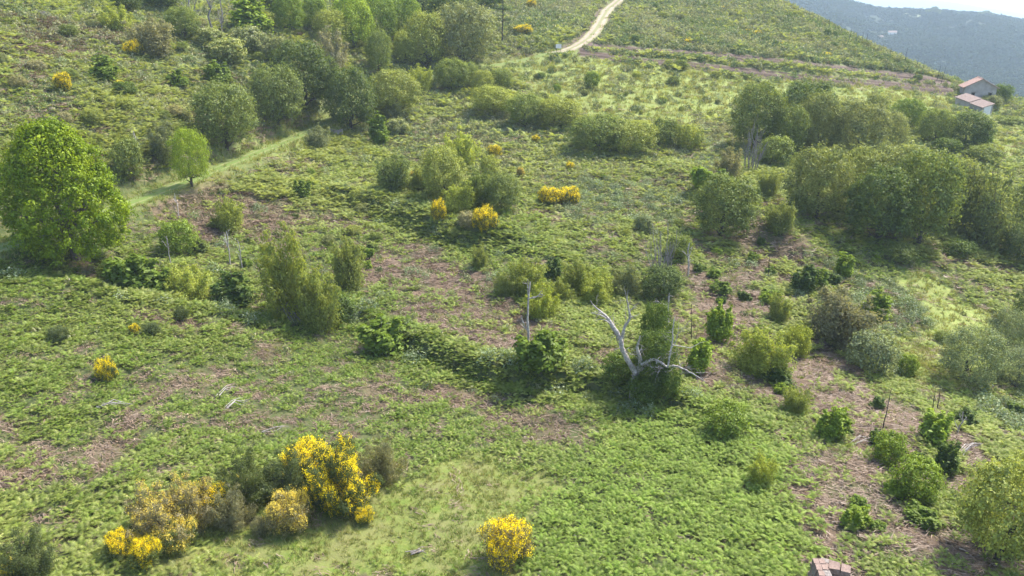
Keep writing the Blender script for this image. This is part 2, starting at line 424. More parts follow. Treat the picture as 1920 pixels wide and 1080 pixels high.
def unit(v): return v / (np.linalg.norm(v, axis=-1, keepdims=True) + 1e-9)
def leaves(rng, pos, nrm, clump_rnd, size, asp=.55, droop=None):
    """one diamond leaf sprig per position"""
    n = len(pos)
    t = unit(np.cross(nrm, unit(rng.normal(size=(n, 3)))))
    if droop is not None: t = unit(t * (1 - droop[1]) + np.asarray(droop[0]) * droop[1])
    s = unit(np.cross(nrm, t))
    L = size * rng.uniform(.6, 1.35, (n, 1)); Wd = L * asp * rng.uniform(.7, 1.2, (n, 1))
    fold = nrm * L * .18
    V = np.stack([pos - t * L * .5, pos + s * Wd * .5 + fold, pos + t * L * .5, pos - s * Wd * .5 + fold], 1).reshape(-1, 3)
    Fc = np.arange(4 * n).reshape(n, 4)
    return V, Fc, np.clip(clump_rnd, 0, 1), rng.random(n)
def crown_points(rng, lobes, n_clump, n_leaf, sig=.2, low=-.55, shell=.22, up=.35, rough=.75):
    lobes = np.asarray(lobes, float); r = lobes[:, 3]
    k = rng.choice(len(lobes), n_clump * 3, p=r ** 2 / (r ** 2).sum())
    d = unit(rng.normal(size=(len(k), 3)))
    keep = d[:, 2] > low; k = k[keep]; d = d[keep]
    c = lobes[k, :3] + d * (r[k] * (1 - np.abs(rng.normal(0, shell, len(k)))))[:, None]
    D = np.linalg.norm(c[:, None] - lobes[None, :, :3], axis=2) / r[None]
    D[np.arange(len(k)), k] = 9
    ok = (D.min(1) > .72) | (rng.random(len(k)) < .10)
    c = c[ok][:n_clump]; d = d[ok][:n_clump]; k = k[ok][:n_clump]; m = len(c)
    cr = rng.random(len(lobes))[k] * .62 + rng.random(m) * .38
    i = np.repeat(np.arange(m), n_leaf)
    far_ = np.where(rng.random(m) < .12, rng.uniform(1.5, 2.3, m), 1.0)
    off = rng.normal(size=(len(i), 3)) * (sig * r[k] * far_)[i][:, None]; off[:, 2] *= .8
    pos = c[i] + off
    nrm = unit(d[i] * .4 + unit(off) * .85 + rng.normal(size=(len(i), 3)) * rough * .5 + np.array([0, 0, up]))
    cl = cr[i] * .75 + rng.random(len(i)) * .25
    return pos, nrm, cl, c
def lobes_round(rng, h, w, trunk=.12, n=14, r0=.15, r1=.27):
    """overlapping lobes that fill a rounded crown of height h and width w"""
    z0 = h * trunk; hz = (h - z0) / 2; zc = z0 + hz; out = [(0, 0, zc, min(w, h - z0) * .36)]
    for i in range(n):
        t = (i + rng.random()) / n; a = i * 2.39996 + rng.normal(0, .3); dz = -.85 + 1.8 * t
        rad = math.sqrt(max(0, 1 - dz * dz * .92)); rr = rng.uniform(r0, r1) * min(w, h); e = rng.uniform(.70, 1.16)
        out.append((math.cos(a) * rad * (w / 2 - rr * .75) * e, math.sin(a) * rad * (w / 2 - rr * .75) * e, max(zc + dz * (hz - rr * .7), rr * .6), rr))
    return out

# ------------------------------------------------------------------ plant kinds (built once, copied with their parts)
BARK = solid('bark_grey_brown', (.16, .125, .095), .9, .3, 9, .4)
BARK_DARK = solid('bark_dark', (.07, .055, .045), .9, .3, 9, .4)
DEADWOOD = solid('bleached_dead_wood', (.42, .38, .34), .85, .28, 7, .8, (.20, .17, .15))
DEAD_GREY = solid('weathered_grey_dead_wood', (.27, .24, .215), .85, .25, 7, .6, (.13, .11, .10))
CHAR = solid('charred_wood', (.022, .02, .019), .8, .3, 10, .3)
LEAF = tree_leaf('oak_leaf')
LEAF_SOFT = tree_leaf('willow_leaf', (1.35, 1.25, .8), .65, 1.4, .45, .01)
LEAF_BIG = tree_leaf('chestnut_leaf', (3.1, 2.2, .8), .7, 1.3, .32, .012)
BLOOM = tree_leaf('broom_blossom', (1.0, .90, .8), .8, 1.2, .35, .01)
BUDS = {}

def build_kind(kind, seed):
    """returns (height, width, [(part name, mesh, colour or None = plant's own colour)])"""
    rng = np.random.default_rng(seed)
    if kind == 'chestnut':
        h, w = 11.0, 9.6; lob = []
        for i in range(400):
            z = (i + rng.random()) / 400; prof = math.sin(min(1, (1 - z) * 1.15 + .12) * math.pi * .52) ** .8 * (.72 + .28 * min(1, z / .3))
            a = i * 2.39996 + rng.normal(0, .15); aw = a % 6.283185; rr = rng.uniform(.34, .66); bulge = 1 + .09 * math.sin(aw * 3 + z * 9) + .09 * math.sin(aw * 5 - z * 14)
            rad = max(.1, (w / 2 * prof - rr * .6) * bulge * rng.uniform(.86, 1.04))
            lob.append((math.cos(a) * rad, math.sin(a) * rad, .8 + z * (h - 1.6), rr))
        for z in (2.6, 4.4, 6.2, 8.0): lob.append((0, 0, z, 2.6 if z < 7 else 1.8))
        pos, nrm, cl, cc = crown_points(rng, lob, 2400, 22, .34, -.1, .10, .35, .4)
        V, Fc, a, b = leaves(rng, pos, nrm, cl ** 1.2, .205, .6)
        cm = mesh_of('crown', V, Fc, LEAF_BIG, {'rnd': ('FACE', a), 'rnd2': ('FACE', b)})
        pt = [wiggle(rng, (0, 0, -.3), (.1, 0, 4.2), .42, .26)]
        for q in lob[20:380:22]: pt.append(wiggle(rng, (.05, 0, rng.uniform(1.4, 4)), q[:3], .16, .03, 7, .1))
        Vt, Ft = tubes(pt, 7)
        return h, w, [('trunk', mesh_of('trunk', Vt, Ft, BARK, smooth=True), 0), ('crown', cm, None)]
    if kind in ('oak', 'olive'):
        h, w = 8.0, 7.4
        lob = lobes_round(rng, h, w, .04, 130, .05, .115)
        pos, nrm, cl, cc = crown_points(rng, lob, 900, 16, .40, -.3, .12, .45, .5)
        V, Fc, a, b = leaves(rng, pos, nrm, cl, .25 if kind == 'oak' else .2, .6)
        cm = mesh_of('crown', V, Fc, LEAF, {'rnd': ('FACE', a), 'rnd2': ('FACE', b)})
        pt = [wiggle(rng, (0, 0, -.3), (rng.normal(0, .3), rng.normal(0, .3), 3.2), .26, .16)]
        for q in lob[1:12]: pt.append(wiggle(rng, (rng.normal(0, .15), rng.normal(0, .15), rng.uniform(.2, 2.6)), q[:3], .11, .02, 6, .12))
        Vt, Ft = tubes(pt, 6)
        return h, w, [('trunk', mesh_of('trunk', Vt, Ft, BARK_DARK, smooth=True), 0), ('crown', cm, None)]
    if kind == 'willow':
        h, w = 5.0, 5.2; stems = []
        lob = [(0, 0, h * .3, w * .2)]
        for i in range(15):
            aa = i * 2.4 + rng.normal(0, .3); s_ = math.sqrt((i + .5) / 15) * rng.uniform(.8, 1.12); top = h * (1 - .38 * s_ ** 2) * rng.uniform(.72, 1.1)
            for t in np.linspace(.22, 1, 6):
                lob.append((math.cos(aa) * s_ * w * .47 * t ** .75, math.sin(aa) * s_ * w * .47 * t ** .75, max(top * t - .2, .25), w * (.125 * (1 - t) + .042) * rng.uniform(.75, 1.3)))
        for q in lob[6::6]: stems.append(wiggle(rng, (rng.normal(0, .2), rng.normal(0, .2), -.2), (q[0] * 1.1, q[1] * 1.1, q[2] + q[3] * .7), .05, .008, 7, .06))
        pos, nr, cl, cc = crown_points(rng, lob, 760, 16, .42, -.7, .22, .5, .6)
        pos = pos * np.array([1, 1, 1.0]); pos[:, 2] = np.maximum(pos[:, 2], .08)
        V, Fc, a, b = leaves(rng, pos, nr, cl, .20, .42, ((0, 0, 1), .3))
        cm = mesh_of('crown', V, Fc, LEAF_SOFT, {'rnd': ('FACE', a), 'rnd2': ('FACE', b)})
        Vt, Ft = tubes(stems, 4)
        return h, 4.3, [('stem', mesh_of('stem', Vt, Ft, BARK, smooth=True), 0), ('crown', cm, None)]
    if kind in ('shrub', 'sapling', 'elder'):
        h, w = (2.6, 2.8) if kind != 'sapling' else (3.2, 1.9)
        lob = lobes_round(rng, h, w, .0, 60, .06, .14)
        if kind == 'sapling':                                       # loose upright shoots of uneven length
            lob = [(0, 0, h * .35, w * .2)]
            for i in range(9):
                aa = i * 2.4 + rng.normal(0, .4); s_ = math.sqrt((i + .3) / 9) * rng.uniform(.7, 1.2); top = h * (1 - .45 * s_ ** 2) * rng.uniform(.65, 1.1)
                for t in np.linspace(.25, 1, 7): lob.append((math.cos(aa) * s_ * w * .46 * t ** .7, math.sin(aa) * s_ * w * .46 * t ** .7, max(top * t, .2), w * (.13 * (1 - t) + .06) * rng.uniform(.7, 1.3)))
        pos, nrm, cl, cc = crown_points(rng, lob, 420, 13, .40, -.4, .16, .45, .55)
        pos[:, 2] = np.maximum(pos[:, 2], .05)
        V, Fc, a, b = leaves(rng, pos, nrm, cl, .15 if kind == 'shrub' else .19, .55)
        mat = LEAF if kind == 'shrub' else LEAF_SOFT
        parts = [('crown', mesh_of('crown', V, Fc, mat, {'rnd': ('FACE', a), 'rnd2': ('FACE', b)}), None)]
        pt = []
        for q in lob[1:10]: pt.append(wiggle(rng, (rng.normal(0, .08), rng.normal(0, .08), -.15), q[:3], .035, .008, 5, .1))
        if kind == 'sapling': pt.append(wiggle(rng, (0, 0, -.2), (0, 0, h * .9), .05, .01, 7, .04))
        Vt, Ft = tubes(pt, 4); parts.insert(0, ('stem', mesh_of('stem', Vt, Ft, BARK, smooth=True), 0))
        if kind == 'elder':
            sel = rng.choice(len(cc), 90); sel = sel[cc[sel, 2] > .7]
            p = np.repeat(cc[sel] + np.array([0, 0, .14]), 9, 0) + rng.normal(size=(len(sel) * 9, 3)) * np.array([.12, .12, .04])
            V, Fc, a, b = leaves(rng, p, unit(rng.normal(size=p.shape) * .3 + np.array([0, -.2, 1])), rng.random(len(p)), .12, .9)
            parts.append(('blossom', mesh_of('blossom', V, Fc, LEAF_SOFT, {'rnd': ('FACE', a * .2), 'rnd2': ('FACE', b)}), (.55, .56, .38)))
        return h, (1.5 if kind == 'sapling' else w), parts
    if kind.startswith('broom') or kind.startswith('big_broom'):
        big = kind.startswith('big_'); kd = kind[4:] if big else kind
        h, w = (3.9, 4.0) if big else (2.2, 2.3); q_ = 2.6 if big else 1.0
        lob = lobes_round(rng, h, w, .02, 34 if big else 18, .09 if big else .12, .19 if big else .24)
        if big:
            lob = [(0, 0, h * .25, w * .2)]
            for i in range(19):
                aa = i * 2.4 + rng.normal(0, .4); s_ = math.sqrt((i + .5) / 19) * rng.uniform(.75, 1.2); top = h * (1 - .5 * s_ ** 2) * rng.uniform(.6, 1.12)
                for t in np.linspace(.2, 1, 6): lob.append((math.cos(aa) * s_ * w * .48 * t ** .8, math.sin(aa) * s_ * w * .48 * t ** .8, max(top * t, .25), w * (.10 * (1 - t) + .055) * rng.uniform(.7, 1.35)))
        pos, nrm, cl, cc = crown_points(rng, lob, int(260 * q_ * 1.3), 22, .30, -.7, .28, .35, .7)
        pos[:, 2] = np.maximum(pos[:, 2], .04)
        V, Fc, a, b = leaves(rng, pos, nrm, cl, .16, .24, ((0, 0, 1), .4))
        parts = [('foliage', mesh_of('foliage', V, Fc, LEAF_SOFT, {'rnd': ('FACE', a), 'rnd2': ('FACE', b)}), None)]
        pt = [wiggle(rng, (rng.normal(0, .1), rng.normal(0, .1), -.15), q[:3], .03, .008, 5, .08) for q in (lob[6::6] if big else lob[1:13])]
        Vt, Ft = tubes(pt, 4); parts.insert(0, ('stem', mesh_of('stem', Vt, Ft, BARK_DARK, smooth=True), 0))
        nb = int({'broom': 420, 'broom_pale': 380, 'broom_bare': 14, 'broom_full': 470}[kd] * q_ * 1.25)
        L = np.array(lob)
        k = rng.choice(len(lob), nb * 3, p=L[:, 3] ** 2 / (L[:, 3] ** 2).sum())
        # flowering wands gather on some lobes and leave others green
        lobw = np.repeat(rng.random(len(lob) // 6 + 1), 6)[:len(lob)] * .6 + rng.random(len(lob)) * .4 < {'broom': .70, 'broom_pale': .62, 'broom_bare': .2, 'broom_full': 1.0}[kd]
        k = k[lobw[k]]; d = unit(rng.normal(size=(len(k), 3))); ok = d[:, 2] > -.35; k = k[ok][:nb]; d = d[ok][:nb]
        c = L[k, :3] + d * (L[k, 3] * rng.uniform(.9, 1.2, len(k)))[:, None]
        c = c[c[:, 2] > .12]; cr = rng.random(len(c))
        i = np.repeat(np.arange(len(c)), 21); off = rng.normal(size=(len(i), 3)) * np.array([.06, .06, .11])
        p = c[i] + off; nn = unit(rng.normal(size=p.shape) + np.array([0, 0, .5]))
        V, Fc, a, b = leaves(rng, p, nn, cr[i] * .7 + rng.random(len(i)) * .3, .058, .75)
        bc = (.88, .72, .015) if kd in ('broom', 'broom_full') else (.70, .58, .10)
        parts.append(('blossom', mesh_of('blossom', V, Fc, BLOOM, {'rnd': ('FACE', a), 'rnd2': ('FACE', b)}), bc))
        if kd == 'broom_pale':
            m = int(80 * q_); sel = rng.choice(len(cc), m); p = np.repeat(cc[sel], 16, 0) + rng.normal(size=(16 * m, 3)) * .11
            V, Fc, a, b = leaves(rng, p, unit(rng.normal(size=p.shape)), rng.random(len(p)), .09, .5)
            parts.append(('dry_twig', mesh_of('dry_twig', V, Fc, LEAF_SOFT, {'rnd': ('FACE', a), 'rnd2': ('FACE', b)}), (.42, .37, .25)))
        return (h * .88, w * .78, parts) if big else (h, w, parts)
    if kind == 'pine':
        h, w = 12.0, 6.0; pos = []; nr = []; pt = [wiggle(rng, (0, 0, -.3), (.2, .1, 11.6), .2, .03, 9, .02)]
        for i in range(34):
            z = rng.uniform(4.2, 11.5); a = rng.uniform(0, 6.28); L = (1 - (z - 3.5) / 9.5) * 3.1 * rng.uniform(.6, 1.1) + .3
            e = (math.cos(a) * L, math.sin(a) * L, z + L * .12); P = wiggle(rng, (0, 0, z), e, .05, .012, 5, .05); pt.append(P)
            m = 110; t = rng.uniform(.35, 1.05, m)[:, None]; q = np.array([0, 0, z]) + (np.array(e) - np.array([0, 0, z])) * t
            off = rng.normal(size=(m, 3)) * np.array([.3, .3, .18]); pos.append(q + off); nr.append(unit(off + np.array([0, 0, .4])))
        pos = np.concatenate(pos); nr = np.concatenate(nr)
        V, Fc, a, b = leaves(rng, pos, nr, rng.random(len(pos)), .3, .3)
        cm = mesh_of('crown', V, Fc, LEAF, {'rnd': ('FACE', a), 'rnd2': ('FACE', b)}); Vt, Ft = tubes(pt, 5)
        return h, w, [('trunk', mesh_of('trunk', Vt, Ft, BARK_DARK, smooth=True), 0), ('crown', cm, None)]
    if kind in ('snag', 'snag_fan', 'snag_grey'):
        h, w = 5.0, 2.6; pt = []; tw = []
        def grow(p, d, L, r, lev):
            q = p + d * L; P = wiggle(rng, p, q, r, r * .5, 6, .06)
            (pt if lev < 2 else tw).append(P)
            if lev >= 3: return
            for i in range(rng.integers(3, 6) if lev < 2 else 3):
                t = rng.uniform(.3, .98); b = P[min(5, int(t * 5))]
                dd = unit(d * 1.0 + rng.normal(size=3) * (.55 if kind != 'snag_fan' else .22) + np.array([0, 0, .25]))
                grow(b[:3], dd, L * rng.uniform(.22, .42), max(b[3] * .6, .006), lev + 1)
        if kind == 'snag_fan':
            for i in range(13): grow(np.array([rng.normal(0, .2), rng.normal(0, .2), -.1]), unit(np.array([rng.normal(0, .15), rng.normal(0, .15), 1])), rng.uniform(2.4, 4.6), .032, 1)
        else:
            grow(np.array([0, 0, -.2]), np.array([.03, 0, 1.]), 4.7, .11, 0)
        mt = DEADWOOD if kind == 'snag' else DEAD_GREY
        Va, Fa = tubes(pt, 5); Vb, Fb = tubes(tw or pt[:1], 4)
        return h, w, [('trunk', mesh_of('trunk', Va, Fa, mt, smooth=True), 0), ('twig', mesh_of('twig', Vb, Fb, mt, smooth=True), 0)]
    if kind == 'pole':
        h, w = 3.6, .5
        pt = [wiggle(rng, (0, 0, -.3), (.12, .05, 3.5), .065, .022, 8, .02)]
        tw = [wiggle(rng, (.03, 0, z), (rng.normal(0, .22), rng.normal(0, .2), z + .25), .018, .006, 3, .05) for z in (1.3, 2.0, 2.5, 3.0)]
        Va, Fa = tubes(pt, 6); Vb, Fb = tubes(tw, 4)
        return h, w, [('trunk', mesh_of('trunk', Va, Fa, CHAR, smooth=True), 0), ('stub', mesh_of('stub', Vb, Fb, CHAR), 0)]
    raise KeyError(kind)
VARIANTS = {'chestnut': 1, 'oak': 5, 'olive': 3, 'willow': 5, 'shrub': 4, 'sapling': 4, 'elder': 2, 'broom': 3, 'broom_pale': 2, 'broom_bare': 2,
            'broom_full': 2, 'pine': 1, 'snag': 3, 'snag_fan': 2, 'snag_grey': 2, 'pole': 3}
KIND_NAME = {'chestnut': 'chestnut_tree', 'oak': 'oak_tree', 'olive': 'olive_tree', 'willow': 'willow_bush', 'shrub': 'shrub', 'sapling': 'young_tree', 'elder': 'elder_bush',
             'broom': 'broom_bush', 'broom_pale': 'broom_bush', 'broom_bare': 'broom_bush', 'broom_full': 'broom_bush', 'pine': 'pine_tree',
             'snag': 'dead_tree', 'snag_fan': 'dead_tree', 'snag_grey': 'dead_tree', 'pole': 'charred_trunk'}
KIND_CAT = {'chestnut': 'tree', 'oak': 'tree', 'olive': 'tree', 'willow': 'bush', 'shrub': 'shrub', 'sapling': 'young tree', 'elder': 'bush', 'broom': 'broom bush',
            'broom_pale': 'broom bush', 'broom_bare': 'broom bush', 'broom_full': 'broom bush', 'pine': 'tree', 'snag': 'dead tree', 'snag_fan': 'dead tree', 'snag_grey': 'dead tree', 'pole': 'dead trunk'}
for _k in ('broom', 'broom_pale', 'broom_bare', 'broom_full'):
    for _D in (VARIANTS, KIND_NAME, KIND_CAT): _D['big_' + _k] = _D[_k]
_protos = {}
prng = random.Random(5)
def plant(kind, px, py, hpx, wpx, col, label, group=None, var=None, cat=None, name=None):
    p = hit(px, py)
    k = (p[1] * CT + (CAM_H - p[2]) * ST) / F_PX                    # metres per picture pixel at that distance
    return plant_at(kind, p, hpx * k, wpx * k, col, label, group, var, cat, name)
def plant_at(kind, p, hm, wm, col, label, group=None, var=None, cat=None, name=None):
    v = prng.randrange(VARIANTS[kind]) if var is None else var
    if (kind, v) not in _protos: _protos[kind, v] = build_kind(kind, 100 + v * 7 + sum(map(ord, kind)))
    h, w, parts = _protos[kind, v]
    fat = 1.0 if kind in ('pole', 'snag', 'snag_fan', 'snag_grey', 'chestnut') else 1.0 if kind == 'willow' or kind.startswith('big_') else 1.05
    sw = wm / w * fat; sh = hm / h * 1.05
    r = empty(name or KIND_NAME[kind], (p[0], p[1], p[2] - .04), prng.uniform(0, 6.28), (sw, sw * prng.uniform(.85, 1.12), sh))
    r.rotation_euler[0] = prng.gauss(0, .045); r.rotation_euler[1] = prng.gauss(0, .045)
    tag(r, label, cat or KIND_CAT[kind], group)
    for nm, me, c in parts:
        o = bpy.data.objects.new(nm, me); COL.objects.link(o); o.parent = r
        if c is None:
            j = prng.uniform(.9, 1.1); o.color = (col[0] * j, col[1] * j, col[2] * j * prng.uniform(.85, 1.15), 1)
        elif c: o.color = (*c, 1)
        if nm in ('twig', 'stub'): o['kind'] = 'stuff'
    return r
# ------------------------------------------------------------------ the ground sheet
def Zall(x, y):
    r = np.hypot(x, y); w = sstep(270, 400, r)
    inside = (x > GX0) & (x < GX1) & (y > GY0) & (y < GY1)
    zg = Zat(x, y); zf = far_z(x, y)
    return np.where(inside, zg, zg * (1 - w) + zf * w)
az = np.concatenate([np.arange(-50, 50, .22), np.arange(50, 310, 4.0)])
rr = np.concatenate([np.arange(3, 24, 1.5), np.arange(24, 72, .36), np.arange(72, 232, .9), np.arange(232, 500, 4), np.arange(500, 1720, 9), np.geomspace(1730, 9000, 26)])
RR, AA = np.meshgrid(rr, np.radians(az), indexing='ij')
tx = (RR * np.sin(AA)).ravel(); ty = (RR * np.cos(AA)).ravel(); tz = Zall(tx, ty)
nr_, na_ = RR.shape
i, j = np.meshgrid(np.arange(nr_ - 1), np.arange(na_), indexing='ij'); j2 = (j + 1) % na_
quads = np.stack([i * na_ + j, i * na_ + j2, (i + 1) * na_ + j2, (i + 1) * na_ + j], -1).reshape(-1, 4)[:, ::-1]
near = RR.ravel() < 300
def zatt(name, warp=1.0):
    a = np.zeros(len(tx)); a[near] = zone(name, tx[near], ty[near], warp); return a
g_lit = zatt('litter', 1.4); g_gra = zatt('grass'); g_hea = zatt('heath', 1.5); g_mea = zatt('meadow', .5); g_mea = np.maximum(g_mea, .55 * sstep(66, 105, ty) * near * (1 - g_hea)); g_hea = g_hea * (1 - g_mea)  # meadow colour also blended in with distance ahead, off the heath
fb = fbm(tx / 4.5, ty / 4.5, 31)
def bank_dist(x, y):
    d = near_line(x, y, BANK1)[0]
    for B in (BANK2, BANK4): d = np.minimum(d, near_line(x, y, B)[0])
    return d
bd = np.full(len(tx), 99.0); m_ = (RR.ravel() > 24) & (RR.ravel() < 130) & (np.abs(AA.ravel()) < 1); bd[m_] = bank_dist(tx[m_], ty[m_])
g_mix = zatt('mixed', 1.4) * sstep(.44, .60, fbm(tx / 2.2, ty / 2.2, 33)) * .9; g_lit = np.maximum(g_lit, g_mix)
g_lit = np.clip(g_lit * sstep(.25, .45, fb) + sstep(.66, .76, fb) * .7 * near, 0, 1) * sstep(1.5, 3.0, bd)
ld = np.full(len(tx), 99.0); m_ = (RR.ravel() > 40) & (RR.ravel() < 300) & (np.abs(AA.ravel()) < 1); ld[m_] = line_dist(tx[m_], ty[m_])
vd = np.full(len(tx), 99.0); vd[m_] = near_line(tx[m_], ty[m_], LINES['track'])[0]
g_gra = np.maximum(g_gra, (1 - sstep(1.4, 2.6, vd)) * .7)
g_soil = (1 - sstep(2.4, 3.4, ld)) * (vd > 4.5) * sstep(.2, .4, fbm(tx / 6, ty / 6, 77))
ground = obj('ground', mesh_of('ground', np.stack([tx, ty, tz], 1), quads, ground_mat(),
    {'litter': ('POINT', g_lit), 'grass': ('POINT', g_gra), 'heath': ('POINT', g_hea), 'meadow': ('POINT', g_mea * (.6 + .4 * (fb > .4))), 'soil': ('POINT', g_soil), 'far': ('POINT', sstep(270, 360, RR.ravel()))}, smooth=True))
tag(ground, kind='structure')

# ------------------------------------------------------------------ roads
def road_mat(name, dirt, dirt2, turf, rut=None):
    m, n, l = new_mat(name)
    p = N(n, 'ShaderNodeBsdfPrincipled'); o = N(n, 'ShaderNodeOutputMaterial'); l.new(p.outputs[0], o.inputs[0])
    p.inputs['Roughness'].default_value = .95; p.inputs['Specular IOR Level'].default_value = .15
    tc = N(n, 'ShaderNodeTexCoord'); at = N(n, 'ShaderNodeAttribute', attribute_name='across')
    nz = N(n, 'ShaderNodeTexNoise'); nz.inputs['Scale'].default_value = 1.1; nz.inputs['Detail'].default_value = 8; l.new(tc.outputs['Object'], nz.inputs['Vector'])
    a = mth(n, l, 'ADD', at.outputs['Fac'], mth(n, l, 'MULTIPLY_ADD', nz.outputs['Fac'], .5, -.25))
    d = mth(n, l, 'ABSOLUTE', mth(n, l, 'SUBTRACT', mth(n, l, 'ABSOLUTE', a), .5))   # distance to the wheel ruts
    r = N(n, 'ShaderNodeMapRange'); r.inputs[1].default_value = rut[0]; r.inputs[2].default_value = rut[1]; r.inputs[3].default_value = 1; r.inputs[4].default_value = 0; l.new(d, r.inputs[0])
    nr = N(n, 'ShaderNodeMapRange'); nr.inputs[1].default_value = .35; nr.inputs[2].default_value = .65; l.new(nz.outputs['Fac'], nr.inputs[0])
    di = mixc(n, l, nr.outputs[0], dirt, dirt2)
    l.new(mixc(n, l, r.outputs[0], turf, di), p.inputs['Base Color'])
    b = N(n, 'ShaderNodeBump'); b.inputs['Strength'].default_value = .4; b.inputs['Distance'].default_value = .08; l.new(nz.outputs['Fac'], b.inputs['Height']); l.new(b.outputs[0], p.inputs['Normal'])
    return m
def ribbon(name, L, half, mat, lift=.05, zf=Zall, wob=.25):
    T = unit(np.gradient(L, axis=0)); Nn = np.stack([-T[:, 1], T[:, 0]], 1); s = np.linspace(-1, 1, 9)
    hw = half * (1 + wob * (fbm(L[:, 0] / 5, L[:, 1] / 5, 4) - .5))
    P = L[:, None] + Nn[:, None] * (s[None, :, None] * hw[:, None, None])
    x = P[..., 0].ravel(); y = P[..., 1].ravel(); z = zf(x, y) + lift - .05 * (np.abs(np.tile(s, len(L))) > .95)
    z = z - np.tile(np.exp(-((np.abs(s) - .5) / .16) ** 2) * .025, len(L))
    m = len(L); i, j = np.meshgrid(np.arange(m - 1), np.arange(8), indexing='ij'); a = i * 9 + j
    q = np.stack([a, a + 1, a + 10, a + 9], -1).reshape(-1, 4)[:, ::-1]
    o = obj(name, mesh_of(name, np.stack([x, y, z], 1), q, mat, {'across': ('POINT', np.tile(s, m))}, smooth=True))
    return tag(o, kind='structure')
ribbon('grass_track', LINES['track'], 1.2, road_mat('grassy_track', (.20, .19, .085), (.15, .17, .055), (.11, .15, .035), (.05, .16)))
ribbon('dirt_road', LINES['road'], 1.75, road_mat('pale_dirt', (.33, .265, .195), (.25, .20, .145), (.19, .185, .085), (.16, .36)), .09)
cutm = road_mat('brown_cut_earth', (.085, .058, .042), (.06, .041, .031), (.085, .064, .038), (.42, .7))
ribbon('terrace_track', LINES['cut_a'], 1.8, cutm, .10); ribbon('terrace_track', LINES['cut_b'], 1.5, cutm, .10)

# ------------------------------------------------------------------ ground cover (stuff): plants nobody could count
def cover(name, label, pts, scl, rot, tint, var, protos):
    me = bpy.data.meshes.new(name); me.vertices.add(len(pts)); me.vertices.foreach_set('co', np.asarray(pts, np.float32).ravel())
    a = me.attributes.new('rot', 'FLOAT_VECTOR', 'POINT'); a.data.foreach_set('vector', np.asarray(rot, np.float32).ravel())
    a = me.attributes.new('scl', 'FLOAT_VECTOR', 'POINT'); a.data.foreach_set('vector', np.asarray(scl, np.float32).ravel())
    a = me.attributes.new('tint', 'FLOAT', 'POINT'); a.data.foreach_set('value', np.asarray(tint, np.float32))
    a = me.attributes.new('vi', 'INT', 'POINT'); a.data.foreach_set('value', np.asarray(var, np.int32))
    o = obj(name, me); tag(o, label, None, None, 'stuff')
    g = bpy.data.node_groups.new(name, 'GeometryNodeTree')
    g.interface.new_socket('Geometry', in_out='INPUT', socket_type='NodeSocketGeometry'); g.interface.new_socket('Geometry', in_out='OUTPUT', socket_type='NodeSocketGeometry')
    n = g.nodes; l = g.links; gi = n.new('NodeGroupInput'); go = n.new('NodeGroupOutput')
    iop = n.new('GeometryNodeInstanceOnPoints'); jn = n.new('GeometryNodeJoinGeometry')
    for k, pm in enumerate(protos):
        po = bpy.data.objects.new(name + '_sprig', pm)          # source of the shape only, never linked to the scene
        oi = n.new('GeometryNodeObjectInfo'); oi.inputs['Object'].default_value = po; oi.inputs['As Instance'].default_value = False
        gt = n.new('GeometryNodeGeometryToInstance'); l.new(oi.outputs['Geometry'], gt.inputs[0]); l.new(gt.outputs[0], jn.inputs[0])
    def na(k, t):
        q = n.new('GeometryNodeInputNamedAttribute'); q.data_type = t; q.inputs['Name'].default_value = k; return q.outputs['Attribute']
    e2r = n.new('FunctionNodeEulerToRotation'); l.new(na('rot', 'FLOAT_VECTOR'), e2r.inputs[0])
    l.new(gi.outputs[0], iop.inputs['Points']); l.new(jn.outputs[0], iop.inputs['Instance'])
    iop.inputs['Pick Instance'].default_value = True; l.new(na('vi', 'INT'), iop.inputs['Instance Index'])
    l.new(e2r.outputs[0], iop.inputs['Rotation']); l.new(na('scl', 'FLOAT_VECTOR'), iop.inputs['Scale'])
    l.new(iop.outputs[0], go.inputs[0])
    md = o.modifiers.new('cover', 'NODES'); md.node_group = g
    return o
def tri_mesh(name, V, mat, rnd):
    V = np.asarray(V).reshape(-1, 3); return mesh_of(name, V, np.arange(len(V)).reshape(-1, 3), mat, {'rnd': ('FACE', rnd)})
def fern_proto(seed, mat, nf=5):
    rng = np.random.default_rng(seed); T = []; rn = []
    for k in range(nf):
        a = k * 6.283 / nf + rng.normal(0, .35); L = rng.uniform(.5, .8); hz = rng.uniform(.28, .5); dx, dy = math.cos(a), math.sin(a)
        def P(t): return np.array([dx * L * (t ** 1.2) , dy * L * (t ** 1.2), hz * math.sin(min(1, t * 1.25) * 1.75) + .02])
        side = np.array([-dy, dx, 0]); m = 8; fr = rng.random()
        for q in range(m):
            t = .3 + .68 * q / m; p = P(t); p2 = P(t + .075); w = .24 * (1 - (t - .3) / .75) + .02
            for s in (-1, 1):
                tip = p + side * s * w + (p2 - p) * .9 + np.array([0, 0, -.05 * w / .24 + rng.normal(0, .015)])
                T += [p, p2, tip]; rn.append(np.clip(fr * .6 + rng.random() * .4, 0, 1))
    return tri_mesh('fern', T, mat, rn)
def tuft_proto(seed, mat, nb=16, h=.35, spread=.22, wd=.03):
    rng = np.random.default_rng(seed); T = []; rn = []
    for k in range(nb):
        a = rng.uniform(0, 6.28); b = np.array([rng.normal(0, spread * .5), rng.normal(0, spread * .5), 0]); e = b + np.array([math.cos(a) * spread * rng.uniform(.3, 1.3), math.sin(a) * spread * rng.uniform(.3, 1.3), h * rng.uniform(.5, 1.2)])
        s = np.array([-math.sin(a), math.cos(a), 0]) * wd
        T += [b - s, b + s, e]; rn.append(rng.random())
    return tri_mesh('tuft', T, mat, rn)
